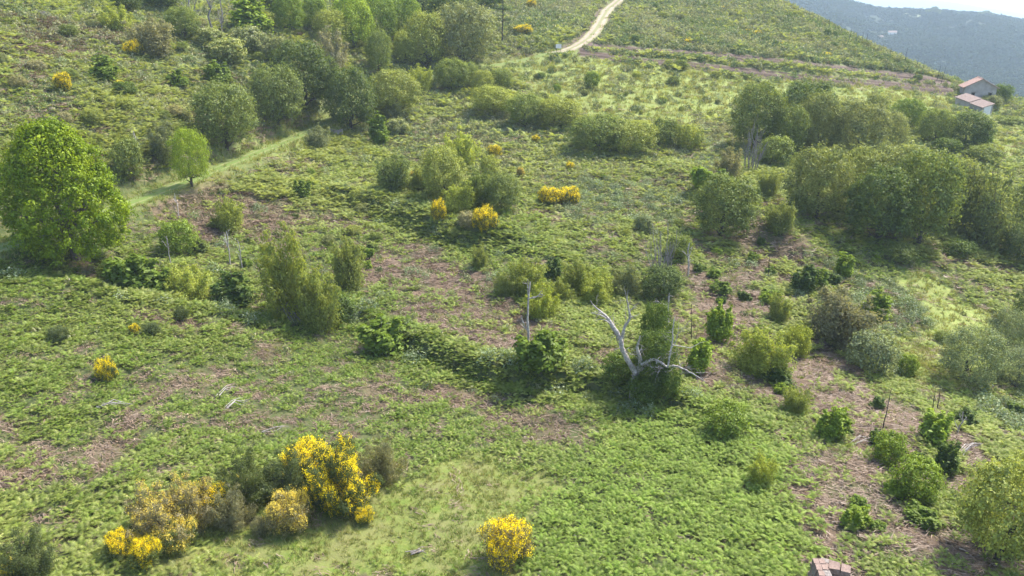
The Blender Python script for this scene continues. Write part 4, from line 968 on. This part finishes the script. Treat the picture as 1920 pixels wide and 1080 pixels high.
# ------------------------------------------------------------------ trees, bushes, dead wood: (kind, base x, base y, height, width in picture pixels, leaf colour, label)
YG = (.155, .188, .068); BR = (.080, .140, .004); OL = (.118, .158, .044); DK = (.070, .104, .030); YL = (.245, .290, .048); GR = (.150, .175, .080); LM = (.175, .250, .026)
FR = (.120, .180, .026); YO = (.185, .222, .054); DF = (.072, .115, .024); GB = (.180, .180, .105); BG = (.125, .160, .090); EL = (.20, .235, .10); BD = (.080, .105, .040); BT = (.16, .15, .085)
PL = [
 ('chestnut',147,492,256,194,BR,'big dense bright yellow-green rounded tree at the left edge'),
 # above and along the track, left
 ('shrub',247,335,74,56,OL,'olive bush between the big bright tree and the track'),
 ('willow',313,302,78,58,GR,'thin grey green small tree left of the light green sapling by the track'),
 ('olive',360,350,104,64,LM,'light green young tree standing at the edge of the grassy track',None,None,'young tree','young_tree'),
 ('oak',425,278,115,108,OL,'round olive oak standing alone above the bend of the track'),
 ('oak',524,235,104,88,OL,'olive oak in front of the darker oak above the track'),
 ('oak',573,205,116,118,DK,'large dark oak behind the olive one above the track'),
 ('oak',657,243,108,92,DK,'dark oak leaning over the stone slab wall below the track'),
 ('willow',600,280,48,46,GR,'small grey green bush just below the stone slab wall'),
 ('sapling',712,270,52,38,FR,'fresh green conical young tree right of the stone slab wall'),
 ('elder',743,252,28,38,EL,'pale flowering bush touching the fresh green conical young tree'),
 ('oak',745,215,78,92,YO,'wide yellow olive tree right of the dark oak by the track'),
 ('shrub',738,226,32,36,GR,'little grey shrub at the foot of the wide yellow olive tree'),
 ('willow',790,170,50,46,YL,'yellowish bush at the left end of the round bush row'),
 ('oak',848,170,56,58,OL,'leftmost round oak of the row below the upper wood'),
 ('oak',880,166,46,40,OL,'second round oak of the row below the upper wood'),
 ('oak',907,182,46,36,YO,'narrow yellow olive oak in the row below the upper wood'),
 ('oak',939,170,38,42,OL,'rightmost round oak of the row below the upper wood'),
 ('oak',922,215,50,78,YO,'left third of the long hedge of rounded bushes in mid field'),
 ('oak',985,236,56,72,OL,'middle dark green bush of the long hedge in mid field'),
 ('oak',1045,240,52,84,YO,'right end bush of the long hedge in mid field'),
 ('oak',1122,287,68,108,OL,'widest round bush of the clump right of the mid field hedge'),
 ('oak',1182,292,64,86,YO,'rounded yellow olive bush against the widest one of its clump'),
 ('shrub',1240,276,52,54,OL,'olive shrub right of the two joined mid field bushes'),
 ('shrub',1290,282,46,54,YO,'last shrub at the right end of the mid field clump'),
 # centre cluster
 ('willow',856,318,80,72,YL,'tall yellow green willow at the back of the centre cluster'),
 ('willow',738,356,72,76,OL,'olive willow at the left end of the centre cluster'),
 ('oak',832,372,92,88,YO,'largest yellow olive tree of the centre cluster'),
 ('willow',862,398,66,62,YL,'yellow green willow in front of the centre cluster'),
 ('willow',900,388,80,66,OL,'olive willow between the yellow brooms and the centre cluster'),
 ('oak',940,396,70,60,OL,'dark olive bush at the right end of the centre cluster'),
 ('shrub',918,332,40,36,YO,'small shrub behind the right side of the centre cluster'),
 ('shrub',874,424,28,34,GB,'grey brown low shrub between two bright yellow brooms'),
 ('willow',790,352,48,50,YO,'low willow joining the left and middle of the centre cluster'),
 # upper wood
 ('sapling',470,62,64,62,LM,'lime green tree beside the bare grey trees at the top'),
 ('oak',545,66,72,54,FR,'fresh green tree at the left end of the upper wood'),
 ('oak',588,62,66,50,FR,'second fresh green tree from the left of the upper wood'),
 ('oak',624,92,66,62,YO,'yellow olive tree at the front left of the upper wood'),
 ('oak',664,92,92,70,LM,'lime green tree in the middle of the upper wood'),
 ('oak',715,84,82,62,FR,'fresh green tree right of the lime one in the upper wood'),
 ('oak',760,84,84,62,FR,'tall fresh green tree behind the front row of the upper wood'),
 ('oak',712,142,78,50,OL,'narrow olive oak at the lower edge of the upper wood'),
 ('oak',766,122,60,46,YO,'small round yellow olive tree in front of the upper wood'),
 ('oak',800,126,94,74,YO,'tall olive tree on bare trunks in front of the upper wood'),
 ('oak',870,126,110,104,GR,'large grey green spreading oak at the right end of the upper wood'),
 ('oak',850,70,78,84,DK,'dark tree behind the grey green spreading oak'),
 ('willow',616,134,76,66,GB,'grey half bare willow at the lower left of the upper wood'),
 ('oak',240,24,44,60,DK,'leftmost dark tree at the very top left'),
 ('oak',305,18,44,66,DK,'dark tree behind the bare grey trees at the top'),
 ('oak',520,26,60,60,DK,'dark tree at the top between the lime tree and upper wood'),
 ('oak',690,26,64,70,DK,'dark tree at the top behind the lime green one'),
 ('oak',795,34,60,76,DK,'dark tree on the top edge of the upper wood'),
 ('oak',910,18,50,62,DF,'dark green tree on the skyline left of the pine'),
 ('pine',942,82,92,46,DK,'thin dark pine standing alone right of the upper wood'),
 ('willow',218,58,48,64,YL,'yellow willow bush at the top left'),
 ('willow',282,102,72,104,GB,'wide grey willow thicket at the top left'),
 ('oak',346,74,56,58,OL,'olive bush between the grey thicket and bare trees'),
 ('shrub',309,100,26,32,LM,'small lime shrub in front of the grey thicket'),
 ('elder',398,92,36,46,EL,'leftmost cream flowering bush below the bare grey trees'),
 ('elder',428,120,44,64,EL,'front cream flowering bush below the bare grey trees'),
 ('elder',466,96,42,60,EL,'highest cream flowering bush below the lime tree'),
 ('elder',498,108,32,46,EL,'rightmost cream flowering bush near the upper wood'),
 ('shrub',525,120,46,60,GR,'grey green shrub behind the large dark oak'),
 ('sapling',198,152,46,44,FR,'fresh green young tree on the upper left heath'),
 ('sapling',335,166,40,36,FR,'fresh green young tree above the round olive oak'),
 ('sapling',412,160,46,40,FR,'rightmost fresh green young tree on the upper left heath'),
 ('shrub',235,182,28,42,DF,'dark green shrub with a yellow broom beside it on the heath'),
 ('snag_grey',366,66,96,54,GR,'left bare grey tree at the top edge'),
 ('snag_grey',398,70,100,56,GR,'middle bare grey tree at the top edge'),
 ('snag_grey',418,76,84,40,GR,'right slim bare grey tree at the top edge'),
 # left middle
 ('willow',432,432,72,62,YO,'round willow standing alone on brown bracken right of the track'),
 ('shrub',336,478,66,62,FR,'green shrub right of the big bright tree'),
 ('sapling',262,556,100,84,FR,'fresh green bushy young tree at the foot of the big bright tree'),
 ('shrub',212,532,46,44,OL,'small olive shrub under the big bright tree'),
 ('willow',356,562,72,92,YL,'yellowish low willow between two dark fresh bushes'),
 ('sapling',437,578,82,62,DF,'dark fresh green bush left of the tall willow'),
 ('willow',548,592,172,112,YO,'tallest yellow olive willow left of centre'),
 ('willow',602,618,130,80,YO,'willow at the front of the tallest one, above dead brush'),
 ('willow',652,540,112,78,YO,'willow at the right side of the tallest one'),
 ('sapling',722,658,78,76,FR,'fresh green bush on the bank right of the tall willows'),
 ('sapling',566,372,42,30,FR,'small sapling on the upper bank left of centre'),
 ('shrub',640,600,46,60,DF,'dark low shrub under the tall willows'),
 ('snag',336,410,52,26,GR,'small bleached dead tree beside the grassy track'),
 ('snag',432,500,72,34,GR,'thin bleached dead stems behind the yellowish willow'),
 ('snag',455,505,64,28,GR,'slim pale dead tree left of the tallest willow'),
 ('snag',262,300,58,30,GR,'pale dead stem behind the olive bush by the track'),
 ('snag',320,500,60,26,GR,'pale dead stem among shrubs right of the big tree'),
 # centre low shrubs
 ('willow',985,548,76,78,YO,'large yellow olive willow in the row behind the slim dead tree'),
 ('willow',900,502,50,38,YO,'narrow pale willow at the left start of that centre row'),
 ('sapling',1036,520,46,32,DF,'small dark sapling between the centre row willows'),
 ('willow',1082,542,66,54,YO,'olive willow left of the brightest yellow green one'),
 ('willow',1116,562,66,72,YL,'brightest yellow green willow left of the bleached tree'),
 ('willow',1012,594,68,64,YL,'yellow willow right behind the slim dead tree'),
 ('willow',944,552,52,48,YO,'small willow left of the slim dead tree'),
 ('willow',1050,562,44,48,YO,'low willow in the middle of the centre row'),
 ('sapling',1016,694,98,78,FR,'fresh green bush growing around the slim dead tree'),
 ('snag',988,694,188,66,GR,'slim tall bleached dead tree in the centre'),
 ('oak',1228,690,126,56,DF,'ivy covered column behind the big bleached tree'),
 ('oak',1226,728,112,76,DF,'dark ivy bush at the foot of the big bleached tree'),
 ('shrub',1160,712,54,58,DF,'dark shrub left of the big bleached trunk'),
 ('shrub',1206,756,56,58,DF,'dark leafy shrub hiding the foot of the bleached tree'),
 ('shrub',1246,744,70,48,DF,'dark leafy shrub under the right limbs of the bleached tree'),
 ('sapling',1308,694,66,46,LM,'lime sapling at the tip of the bleached tree branch'),
 ('sapling',1346,640,82,42,LM,'tall lime sapling on brown slope right of bleached tree'),
 ('pole',1296,640,74,8,GR,'charred thin stem between the two lime saplings'),
 ('shrub',1206,440,36,30,BG,'small blue green shrub alone on the centre meadow'),
 ('shrub',1272,486,44,46,OL,'olive shrub right of the grey dead stems'),
 ('oak',1238,566,66,76,DK,'dark bush at the foot of the grey dead stems'),
 ('willow',1172,552,62,62,GR,'grey green willow behind the top of the bleached tree'),
 ('snag_fan',1240,548,160,70,GR,'tall sheaf of grey dead stems right of centre'),
 ('snag',1290,520,70,50,GR,'pale dead branches right of the grey dead stems'),
 ('snag',1240,650,110,60,GR,'pale dead stem rising behind the ivy column'),
 # right of centre
 ('sapling',1318,356,52,46,LM,'lime young tree on the left of the right hand thicket'),
 ('sapling',1348,362,44,40,FR,'fresh young tree beside the lime one on the right'),
 ('willow',1366,338,68,62,GB,'grey brown willow behind the lime young trees'),
 ('oak',1352,444,112,116,OL,'round olive tree on the slope right of centre'),
 ('willow',1436,368,58,48,YO,'small yellow olive willow left of the big right wood'),
 ('willow',1462,432,62,62,YO,'yellow olive bush at the left foot of the big right wood'),
 ('shrub',1500,405,40,60,OL,'low olive shrub at the left edge of the big right wood'),
 ('pole',1440,522,44,6,GR,'charred stem on the brown slope above the willows'),
 # upper right group
 ('oak',1414,282,118,84,OL,'leftmost tall oak of the upper right group'),
 ('oak',1502,272,112,94,DK,'darkest oak at the back of the upper right group'),
 ('oak',1536,294,112,76,YG,'pale olive oak in the middle of the upper right group'),
 ('oak',1472,290,90,64,OL,'olive oak between leftmost and darkest of the upper right group'),
 ('oak',1602,304,108,92,GR,'grey green oak on the right of the upper right group'),
 ('oak',1656,294,82,66,GR,'last grey oak at the right end of the upper right group'),
 ('oak',1565,262,70,60,YG,'small tree behind the upper right group on its right'),
 ('shrub',1452,312,54,64,OL,'olive bush in front of the upper right group'),
 ('snag_fan',1405,324,108,62,GR,'grey dead tree in front of the leftmost oak, upper right'),
 ('shrub',1640,216,38,42,YG,'shrub alone in the field left of the farmhouse'),
 ('oak',1696,246,58,54,FR,'fresh green tree in the field below the farmhouse'),
 ('oak',1746,274,66,60,OL,'olive oak left of the pair below the farmhouse'),
 ('oak',1804,280,66,76,DK,'dark round oak right of the pair below the farmhouse'),
 ('sapling',1838,270,42,34,FR,'bright bush against the dark round oak below the farmhouse'),
 ('shrub',1770,290,30,50,DF,'low dark shrub at the feet of the oak pair'),
 # big right wood
 ('oak',1532,408,128,104,YG,'grey green tree at the left end of the big right wood'),
 ('oak',1600,400,120,104,YG,'pale olive tree at the back left of the big right wood'),
 ('oak',1642,452,132,118,DK,'dark low tree at the front of the big right wood'),
 ('oak',1672,410,134,112,YG,'pale olive crown at the back centre of the big right wood'),
 ('oak',1722,458,168,126,OL,'largest olive tree at the front centre of the big right wood'),
 ('oak',1770,430,128,98,YG,'pale olive tree right of the largest in the right wood'),
 ('willow',1842,458,150,116,YG,'feathery willow with visible stems at the right of the wood'),
 ('oak',1908,490,66,70,DK,'dark bush at the right edge below the feathery willow'),
 ('oak',1925,425,80,70,OL,'olive tree cut by the right edge behind the feathery willow'),
 ('shrub',1790,480,30,56,DF,'low dark shrub at the foot of the feathery willow'),
 ('shrub',1690,488,30,60,OL,'low olive shrub in front of the largest tree of the wood'),
 # right middle
 ('willow',1572,640,124,132,GB,'large grey olive willow dome right of centre'),
 ('willow',1426,702,108,106,YL,'bright yellow green willow dome on the brown slope'),
 ('willow',1490,664,66,58,YL,'yellow willow between the bright dome and the grey dome'),
 ('willow',1460,602,62,46,YO,'narrow willow behind the bright yellow green dome'),
 ('sapling',1506,548,62,46,DF,'dark green sapling above the grey willow dome'),
 ('sapling',1530,540,44,34,FR,'fresh sapling right of the dark one above the grey dome'),
 ('sapling',1580,522,54,36,LM,'yellow green sapling on the slope under the right wood'),
 ('shrub',1626,698,76,78,BG,'blue grey shrub right of the grey willow dome'),
 ('sapling',1640,600,56,40,LM,'bright sapling among brambles right of the grey dome'),
 ('olive',1812,718,108,106,BG,'grey green olive-like tree at the edge of the right glade'),
 ('olive',1880,662,84,74,BG,'grey tree behind the olive-like one by the glade'),
 ('olive',1904,728,78,76,BG,'grey green tree at the right edge beside the olive-like one'),
 ('olive',1918,625,84,60,DK,'dark tree cut by the right edge above the glade'),
 ('shrub',1700,704,40,36,FR,'small green shrub at the left side of the right glade'),
 ('shrub',1765,640,20,26,OL,'tiny round shrub in the middle of the right glade'),
 ('shrub',1362,812,60,84,FR,'wide fresh green shrub above the lush bracken patch'),
 ('willow',1490,776,62,54,YO,'yellowish willow left of the round lime bush'),
 ('sapling',1555,820,68,50,LM,'round lime bush on the right slope'),
 ('sapling',1745,828,66,56,LM,'lime bush under the twin charred stems'),
 ('sapling',1772,882,62,42,DF,'dark green sapling below the lime bush, right side'),
 ('shrub',1664,868,62,64,FR,'upper of two green shrubs on the right brown slope'),
 ('shrub',1706,930,78,82,FR,'lower of two green shrubs on the right brown slope'),
 ('oak',1868,1046,196,150,YO,'large yellow olive tree at the bottom right corner'),
 ('oak',1925,935,90,90,YO,'olive tree cut by the right edge above the corner tree'),
 ('willow',1426,908,70,52,YL,'yellow bush at the edge of the lush bracken patch'),
 ('pole',1655,805,86,9,GR,'charred stem left of the lime bush, right slope'),
 ('pole',1748,772,50,7,GR,'left of the twin charred stems over the lime bush'),
 ('pole',1758,772,56,7,GR,'right of the twin charred stems over the lime bush'),
 ('pole',1647,828,40,7,GR,'short charred stump below the tall charred stem'),
 ('snag',1795,812,50,36,GR,'pale dead twigs right of the twin charred stems'),
 # brooms
 ('broom_full',120,173,34,28,BD,'bright yellow broom alone on the upper left heath'),
 ('broom',253,107,28,30,BD,'yellow broom before the grey thicket at the top left'),
 ('broom',228,168,16,16,BD,'small yellow broom beside the dark heath shrub'),
 ('broom_full',980,66,18,32,BD,'low yellow broom right of the pine'),
 ('broom_full',996,20,20,18,BD,'yellow broom near the top edge right of the pine'),
 ('broom_full',822,416,40,26,BD,'narrow yellow broom left of the centre cluster front'),
 ('broom_full',910,434,44,40,BD,'round yellow broom in front of the centre cluster'),
 ('broom_full',1030,384,32,44,BD,'left half of the wide yellow broom on the centre meadow'),
 ('broom_full',1064,382,30,44,BD,'right half of the wide yellow broom on the centre meadow'),
 ('broom_full',927,297,24,24,BD,'yellow broom behind the centre cluster'),
 ('broom_full',1005,270,16,14,BD,'tiny yellow broom below the mid field hedge'),
 ('broom_full',1068,322,18,15,BD,'tiny yellow broom above the wide one on the meadow'),
 ('broom_pale',975,334,20,18,BT,'small dull orange broom behind the centre meadow'),
 ('broom_pale',776,334,14,16,BT,'small orange broom at the left of the centre cluster'),
 ('broom_full',254,626,20,16,BD,'tiny yellow broom on the left bracken field'),
 ('broom_full',207,714,46,36,BD,'yellow broom standing alone on the left bracken field'),
 ('broom_bare',340,600,28,26,BD,'small green broom on the left bracken field, upper'),
 ('broom_bare',286,628,26,30,BD,'small green broom right of the tiny yellow one'),
 ('broom_bare',110,640,30,34,BD,'small green broom on the left bracken field, leftmost'),
 ('big_broom_bare',60,1085,86,92,BD,'green broom with few flowers at the bottom left corner'),
 ('big_broom',645,950,130,124,BD,'biggest bright yellow broom in the foreground'),
 ('broom_full',580,900,74,84,BD,'yellow broom crest at the back of the biggest bright one'),
 ('big_broom_pale',300,1012,96,104,BT,'wide dull yellow broom at the left of the foreground hedge'),
 ('big_broom_pale',362,988,92,86,BT,'tan yellow broom right of the wide dull one'),
 ('broom',405,958,56,58,BD,'yellow broom behind the grey white faded one'),
 ('broom',225,1044,52,50,BD,'low yellow broom at the left end of the foreground hedge'),
 ('broom',274,1064,60,50,BD,'low yellow broom at the front of the foreground hedge'),
 ('broom_pale',330,1030,64,70,BD,'low dull yellow broom in the middle front of the foreground hedge'),
 ('big_broom_bare',438,985,74,70,GB,'grey white faded broom in the foreground hedge'),
 ('broom_pale',545,992,78,74,BT,'tan yellow broom in front of the biggest bright one'),
 ('broom_bare',488,1002,34,36,GB,'small grey broom between the faded one and the tan one'),
 ('big_broom_bare',470,940,84,96,BD,'dark green broom without flowers behind the foreground hedge'),
 ('big_broom_bare',540,935,88,88,BD,'green broom joining the biggest bright one on its left'),
 ('big_broom_bare',716,898,78,78,GB,'grey brown faded broom right of the biggest bright one'),
 ('broom',684,980,30,34,BD,'small yellow broom at the right foot of the biggest one'),
 ('broom_full',950,1054,88,80,BT,'round golden broom alone on the foreground grass'),
 ('broom',28,1090,40,40,BD,'small yellow broom on the bottom edge at far left'),
 ('broom_full',1895,182,10,16,BD,'small yellow broom right of the farmhouse'),
 ('broom_full',1550,108,9,14,BD,'tiny yellow broom above the terrace tracks'),
 ('broom_pale',1870,606,20,16,BT,'orange broom by the grey trees of the right glade'),
 # near the farmhouse and open slopes
 ('shrub',1874,192,32,40,DF,'dark shrub right of the farmhouse'),
 ('shrub',1856,202,22,40,GR,'grey shrub between the shed and the dark shrub'),
 ('shrub',1110,166,30,28,FR,'round green shrub alone in the upper middle field'),
 ('shrub',1045,172,14,14,FR,'tiny shrub left of the round one in the upper field'),
 ('shrub',1262,160,16,26,OL,'dark low shrub in the upper field below the terrace tracks'),
 ('shrub',1280,120,14,13,DF,'tiny dark shrub beside the terrace tracks'),
 ('shrub',1550,70,14,14,DF,'left of two dark shrubs near the hillside skyline'),
 ('shrub',1563,72,13,12,DF,'right of two dark shrubs near the hillside skyline'),
 ('shrub',1622,90,13,14,DF,'dark shrub on the hillside skyline above the tracks'),
 ('shrub',1720,152,12,16,DF,'dark shrub at the right end of the terrace tracks'),
 ('shrub',1840,305,30,60,OL,'low olive shrub in the field at the right edge'),
 ('shrub',1890,235,16,50,OL,'flat dark shrub in the field below the shed'),
]
for row in PL:
    plant(*row)

# the big bleached dead tree, limb by limb: (x right, z up in units of the survey sketch, radius in m)
def bleached_tree():
    p = hit(1186, 746); k = (p[1] * CT + (CAM_H - p[2]) * ST) / F_PX / 3.856
    rng = np.random.default_rng(4); r = empty('bleached_dead_tree', (p[0], p[1], p[2])); tag(r, 'big bleached dead tree with forked bare limbs right of centre', 'dead tree')
    LIMBS = [
     ('trunk', [(515,1000,.27),(518,920,.26),(522,850,.25),(532,770,.21)], 0, 0),
     ('branch', [(530,775,.19),(500,735,.18),(470,690,.17),(440,640,.165),(420,595,.155),(410,545,.15),(392,510,.14),(350,445,.12),(305,385,.095),(265,350,.065),(225,315,.045),(190,275,.02)], 0, .5),
     ('branch', [(410,545,.11),(425,490,.10),(432,440,.09),(455,395,.08),(458,350,.07),(448,310,.055),(436,265,.045),(428,220,.035),(431,160,.012)], .35, -.4),
     ('branch', [(545,765,.16),(550,710,.145),(545,655,.12),(525,600,.105),(512,555,.09),(527,470,.045)], 0, -.8),
     ('branch', [(560,745,.13),(585,700,.10),(615,690,.085),(655,722,.035)], -.1, -.9),
     ('branch', [(555,690,.11),(590,660,.10),(630,642,.09),(680,650,.08),(718,672,.07),(760,655,.055),(810,660,.05),(860,682,.042),(915,705,.032),(975,742,.012)], -.4, -2.0),
     ('branch', [(718,672,.07),(728,610,.062),(736,540,.055),(742,460,.045),(738,400,.035),(750,310,.012)], -1.2, -1.0),
     ('branch', [(640,690,.06),(690,690,.05),(715,712,.03)], -.8, -1.2),
    ]
    TW = [[(458,340,.04),(478,320,.03),(491,292,.012)], [(460,372,.03),(510,368,.02),(536,348,.008)], [(350,445,.05),(300,402,.035),(245,396,.012)], [(300,382,.045),(250,360,.03),(195,345,.01)],
          [(742,510,.035),(800,520,.028),(870,532,.022),(930,505,.016),(980,490,.006)], [(736,540,.03),(770,470,.02),(775,350,.008)], [(775,430,.02),(820,380,.013),(850,345,.006)], [(920,708,.022),(1020,715,.007)],
          [(530,620,.05),(550,600,.05),(565,585,.03)], [(440,640,.03),(455,610,.02),(475,600,.01)], [(560,740,.04),(520,780,.04),(495,790,.02)], [(640,642,.04),(655,605,.025),(670,600,.01)], [(265,350,.03),(225,340,.015),(190,350,.006)],
          [(428,220,.02),(415,180,.01),(420,150,.005)], [(415,580,.03),(409,610,.03),(412,600,.02)], [(810,660,.025),(790,620,.015),(800,590,.006)], [(655,722,.02),(680,690,.012)]]
    def path(P, y0, y1):
        n = len(P); out = []
        for i, (x, z, rad) in enumerate(P):
            t = i / max(n - 1, 1); out.append(((x - 515) * k, y0 + (y1 - y0) * t + rng.normal(0, .05), (1000 - z) * k * 1.06 - .35, rad))
        Q = dense(np.array(out)[:, :3], .12)
        rad = np.interp(np.linspace(0, 1, len(Q)), np.linspace(0, 1, n), [q[2] for q in P])
        Q = Q + rng.normal(0, .012, Q.shape)
        return np.c_[Q, rad * .98 * rng.uniform(.85, 1.15, len(Q))]
    for nm, P, y0, y1 in LIMBS:
        V, Fq = tubes([path(P, y0, y1)], 8); obj(nm, mesh_of(nm, V, Fq, DEADWOOD if nm == 'branch' else DEAD_GREY, smooth=True), r)
    allp = []
    for nm, P, y0, y1 in LIMBS[1:]:
        Q = path(P, y0, y1)
        for t in rng.uniform(.25, 1, 11):
            b = Q[int(t * (len(Q) - 1))]; dd = unit(rng.normal(size=3) * np.array([1, .7, .7]) + np.array([0, 0, .35])); L_ = rng.uniform(.35, 1.1)
            w_ = wiggle(rng, b[:3], b[:3] + dd * L_, max(b[3] * .28, .012), .005, 6, .12); allp.append(w_)
            for u in (2, 3, 4): allp.append(wiggle(rng, w_[u, :3], w_[u, :3] + unit(dd + rng.normal(size=3) * .7) * L_ * .4, .009, .004, 4, .1))
    for q in allp:
        V, Fq = tubes([q], 4); obj('twig', mesh_of('twig', V, Fq, DEAD_GREY, smooth=True), r)
    for P in TW:
        y_ = -1.2 if P[0][0] > 600 else (-.1 if P[0][0] > 500 else .2); V, Fq = tubes([path(P, y_, y_ + .1)], 5); obj('twig', mesh_of('twig', V, Fq, DEADWOOD, smooth=True), r)
bleached_tree()
def dead_heap(px, py, Lm, n, rz, label, mat, arch=.8, name='dead_brush', sp=.35):
    p = hit(px, py); rng = np.random.default_rng(int(px)); r = empty(name, tuple(p), rz); tag(r, label, 'dead wood'); pt = []
    for i in range(n):
        w = rng.normal(0, sp); e = Lm * rng.uniform(.7, 1.1); y = rng.normal(0, sp * .6)
        pt.append([(-Lm * .2 + rng.normal(0, .1), w, .05 + rng.uniform(0, .15), .03), (e * .35, w * .8 + y, arch + rng.normal(0, .1), .025), (e * .7, w * 1.1 + y, arch * .6 + rng.normal(0, .1), .015), (e, w * 1.3 + y, rng.uniform(.0, .2), .006)])
    for q in pt:
        V, Fq = tubes([q], 4); obj('stick', mesh_of('stick', V, Fq, mat, smooth=True), r)
dead_heap(532, 590, 2.6, 26, R(-35), 'arched heap of grey dead brush under the tall willows', DEAD_GREY, 1.1)
dead_heap(195, 765, 1.6, 6, R(10), 'pale fallen sticks on the left bracken field', DEADWOOD, .3, 'fallen_branch', .15)
dead_heap(410, 742, 1.3, 4, R(70), 'pale fallen sticks on the bracken above the foreground brooms', DEADWOOD, .35, 'fallen_branch', .12)
dead_heap(430, 770, 1.4, 4, R(50), 'thin pale stalks on bracken left of the foreground brooms', DEADWOOD, .45, 'fallen_branch', .12)
dead_heap(505, 812, 1.2, 2, R(25), 'single pale stick lying above the foreground brooms', DEADWOOD, .3, 'fallen_branch', .05)
dead_heap(775, 1040, .7, 7, R(20), 'small grey twig heap on the foreground grass', DEAD_GREY, .2, 'fallen_branch', .1)
dead_heap(1800, 850, 2.2, 5, R(35), 'pale fallen branch on the right slope below the dead twigs', DEADWOOD, .4, 'fallen_branch', .25)
dead_heap(1605, 835, 1.4, 4, R(20), 'pale sticks on brown ground left of the charred stump', DEADWOOD, .3, 'fallen_branch', .15)
dead_heap(75, 32, 2.4, 14, R(-30), 'grey dead brush on the heath at the top left, higher', DEAD_GREY, .8)
dead_heap(50, 128, 2.2, 12, R(-20), 'grey dead brush on the left heath, lower', DEAD_GREY, .6)

# scattered low shrubs on the hillsides: nothing tells them apart
def scatter(box, n, hm, cols, label, group, seed, kind='shrub'):
    rr_ = random.Random(seed); done = 0; tries = 0
    while done < n and tries < n * 12:
        tries += 1; px = rr_.uniform(box[0], box[2]); py = rr_.uniform(box[1], box[3])
        if py < box[1] + (px - box[4][0]) * box[4][1]: continue
        p = hit(px, py)
        if p[1] > 262 or line_dist(p[:1], p[1:2])[0] < 4: continue
        h = rr_.uniform(*hm); plant_at(kind, p, h, h * rr_.uniform(1.0, 1.6), rr_.choice(cols), label, group); done += 1
scatter((1175, 2, 1760, 150, (1450, .5)), 46, (.8, 2.0), [OL, DF, GR, YO], 'small low shrub scattered on the upper right hillside', 'low shrubs on the upper right hillside', 1)
scatter((1180, 5, 1480, 90, (1450, .5)), 9, (.8, 1.4), [BD], 'small yellow broom scattered high on the upper right hillside', 'brooms on the upper right hillside', 2, 'broom_full')
scatter((0, 40, 560, 240, (0, 0)), 26, (.9, 1.8), [OL, GR, GB, YO], 'small grey olive shrub on the upper left heath', 'low shrubs on the upper left heath', 3)
scatter((1000, 110, 1780, 240, (1000, 0)), 26, (.6, 1.2), [OL, GR, YO, DF], 'small low shrub in the upper right fields', 'low shrubs in the upper right fields', 4)
scatter((1290, 440, 1660, 760, (1290, 0)), 26, (.5, 1.4), [FR, LM, YO, DF], 'small green sapling on the brown slope right of the bleached tree', 'saplings on the right brown slope', 7, 'sapling')
scatter((1560, 760, 1910, 1000, (1500, 0)), 16, (.5, 1.2), [FR, LM, YO, DF], 'small green sapling among the charred stems on the right', 'saplings among the charred stems', 8, 'sapling')
scatter((560, 270, 1300, 470, (560, 0)), 24, (.5, 1.3), [FR, OL, YO, GR], 'small low bush dotted over the centre meadow', 'low bushes on the centre meadow', 10)
scatter((250, 390, 700, 560, (250, 0)), 16, (.5, 1.3), [FR, OL, YO, LM], 'small low bush below the grassy track', 'low bushes below the track', 12, 'sapling')
scatter((940, 20, 1080, 90, (900, 0)), 10, (.8, 1.6), [OL, GR], 'small shrub on the slope left of the dirt road', 'low shrubs left of the dirt road', 6)
# hillside skyline: charred stems and trees on the far ridge
rr_ = random.Random(9)
for k in range(16):
    t = k / 15; px = 1470 + t * 300 + rr_.uniform(-8, 8); py = 14 + (px - 1470) * .46 + rr_.uniform(4, 12)
    p = hit(px, py); plant_at('pole', p, rr_.uniform(2.0, 4.5), .6, GR, 'thin charred stem on the hillside skyline above the valley', 'charred stems on the skyline')
for px, py, h in [(1738,27,7),(1750,27,12),(1757,28,9),(1838,32,8),(1848,31,10),(1858,33,7),(1780,29,6),(1700,24,6),(1815,31,5),(1795,30,6)]:
    p = hit_far(px, py); plant_at('oak', p, h * 1.0, h * 1.2, DK, 'hazy dark tree on the far ridge line', 'trees on the far ridge')

# ------------------------------------------------------------------ the air
hz = box_mesh('haze', -9600, 9600, -9600, 9600, -260, 330, None)
hm, n, l = new_mat('valley_haze')
pv = N(n, 'ShaderNodeVolumePrincipled'); pv.inputs['Color'].default_value = (.72, .87, 1.0, 1); pv.inputs['Density'].default_value = HAZE_DENSITY; pv.inputs['Anisotropy'].default_value = 0.0
o = N(n, 'ShaderNodeOutputMaterial'); l.new(pv.outputs[0], o.inputs['Volume'])
hz.materials.clear(); hz.materials.append(hm)
ho = obj('haze', hz); tag(ho, 'thin bluish haze filling the valley air', None, None, 'stuff')
print('tris', sum(len(p.vertices) - 2 for m in bpy.data.meshes if m.users for p in m.polygons) if False else sum(len(m.loops) - 2 * len(m.polygons) for m in bpy.data.meshes), 'objects', len(SC.objects))
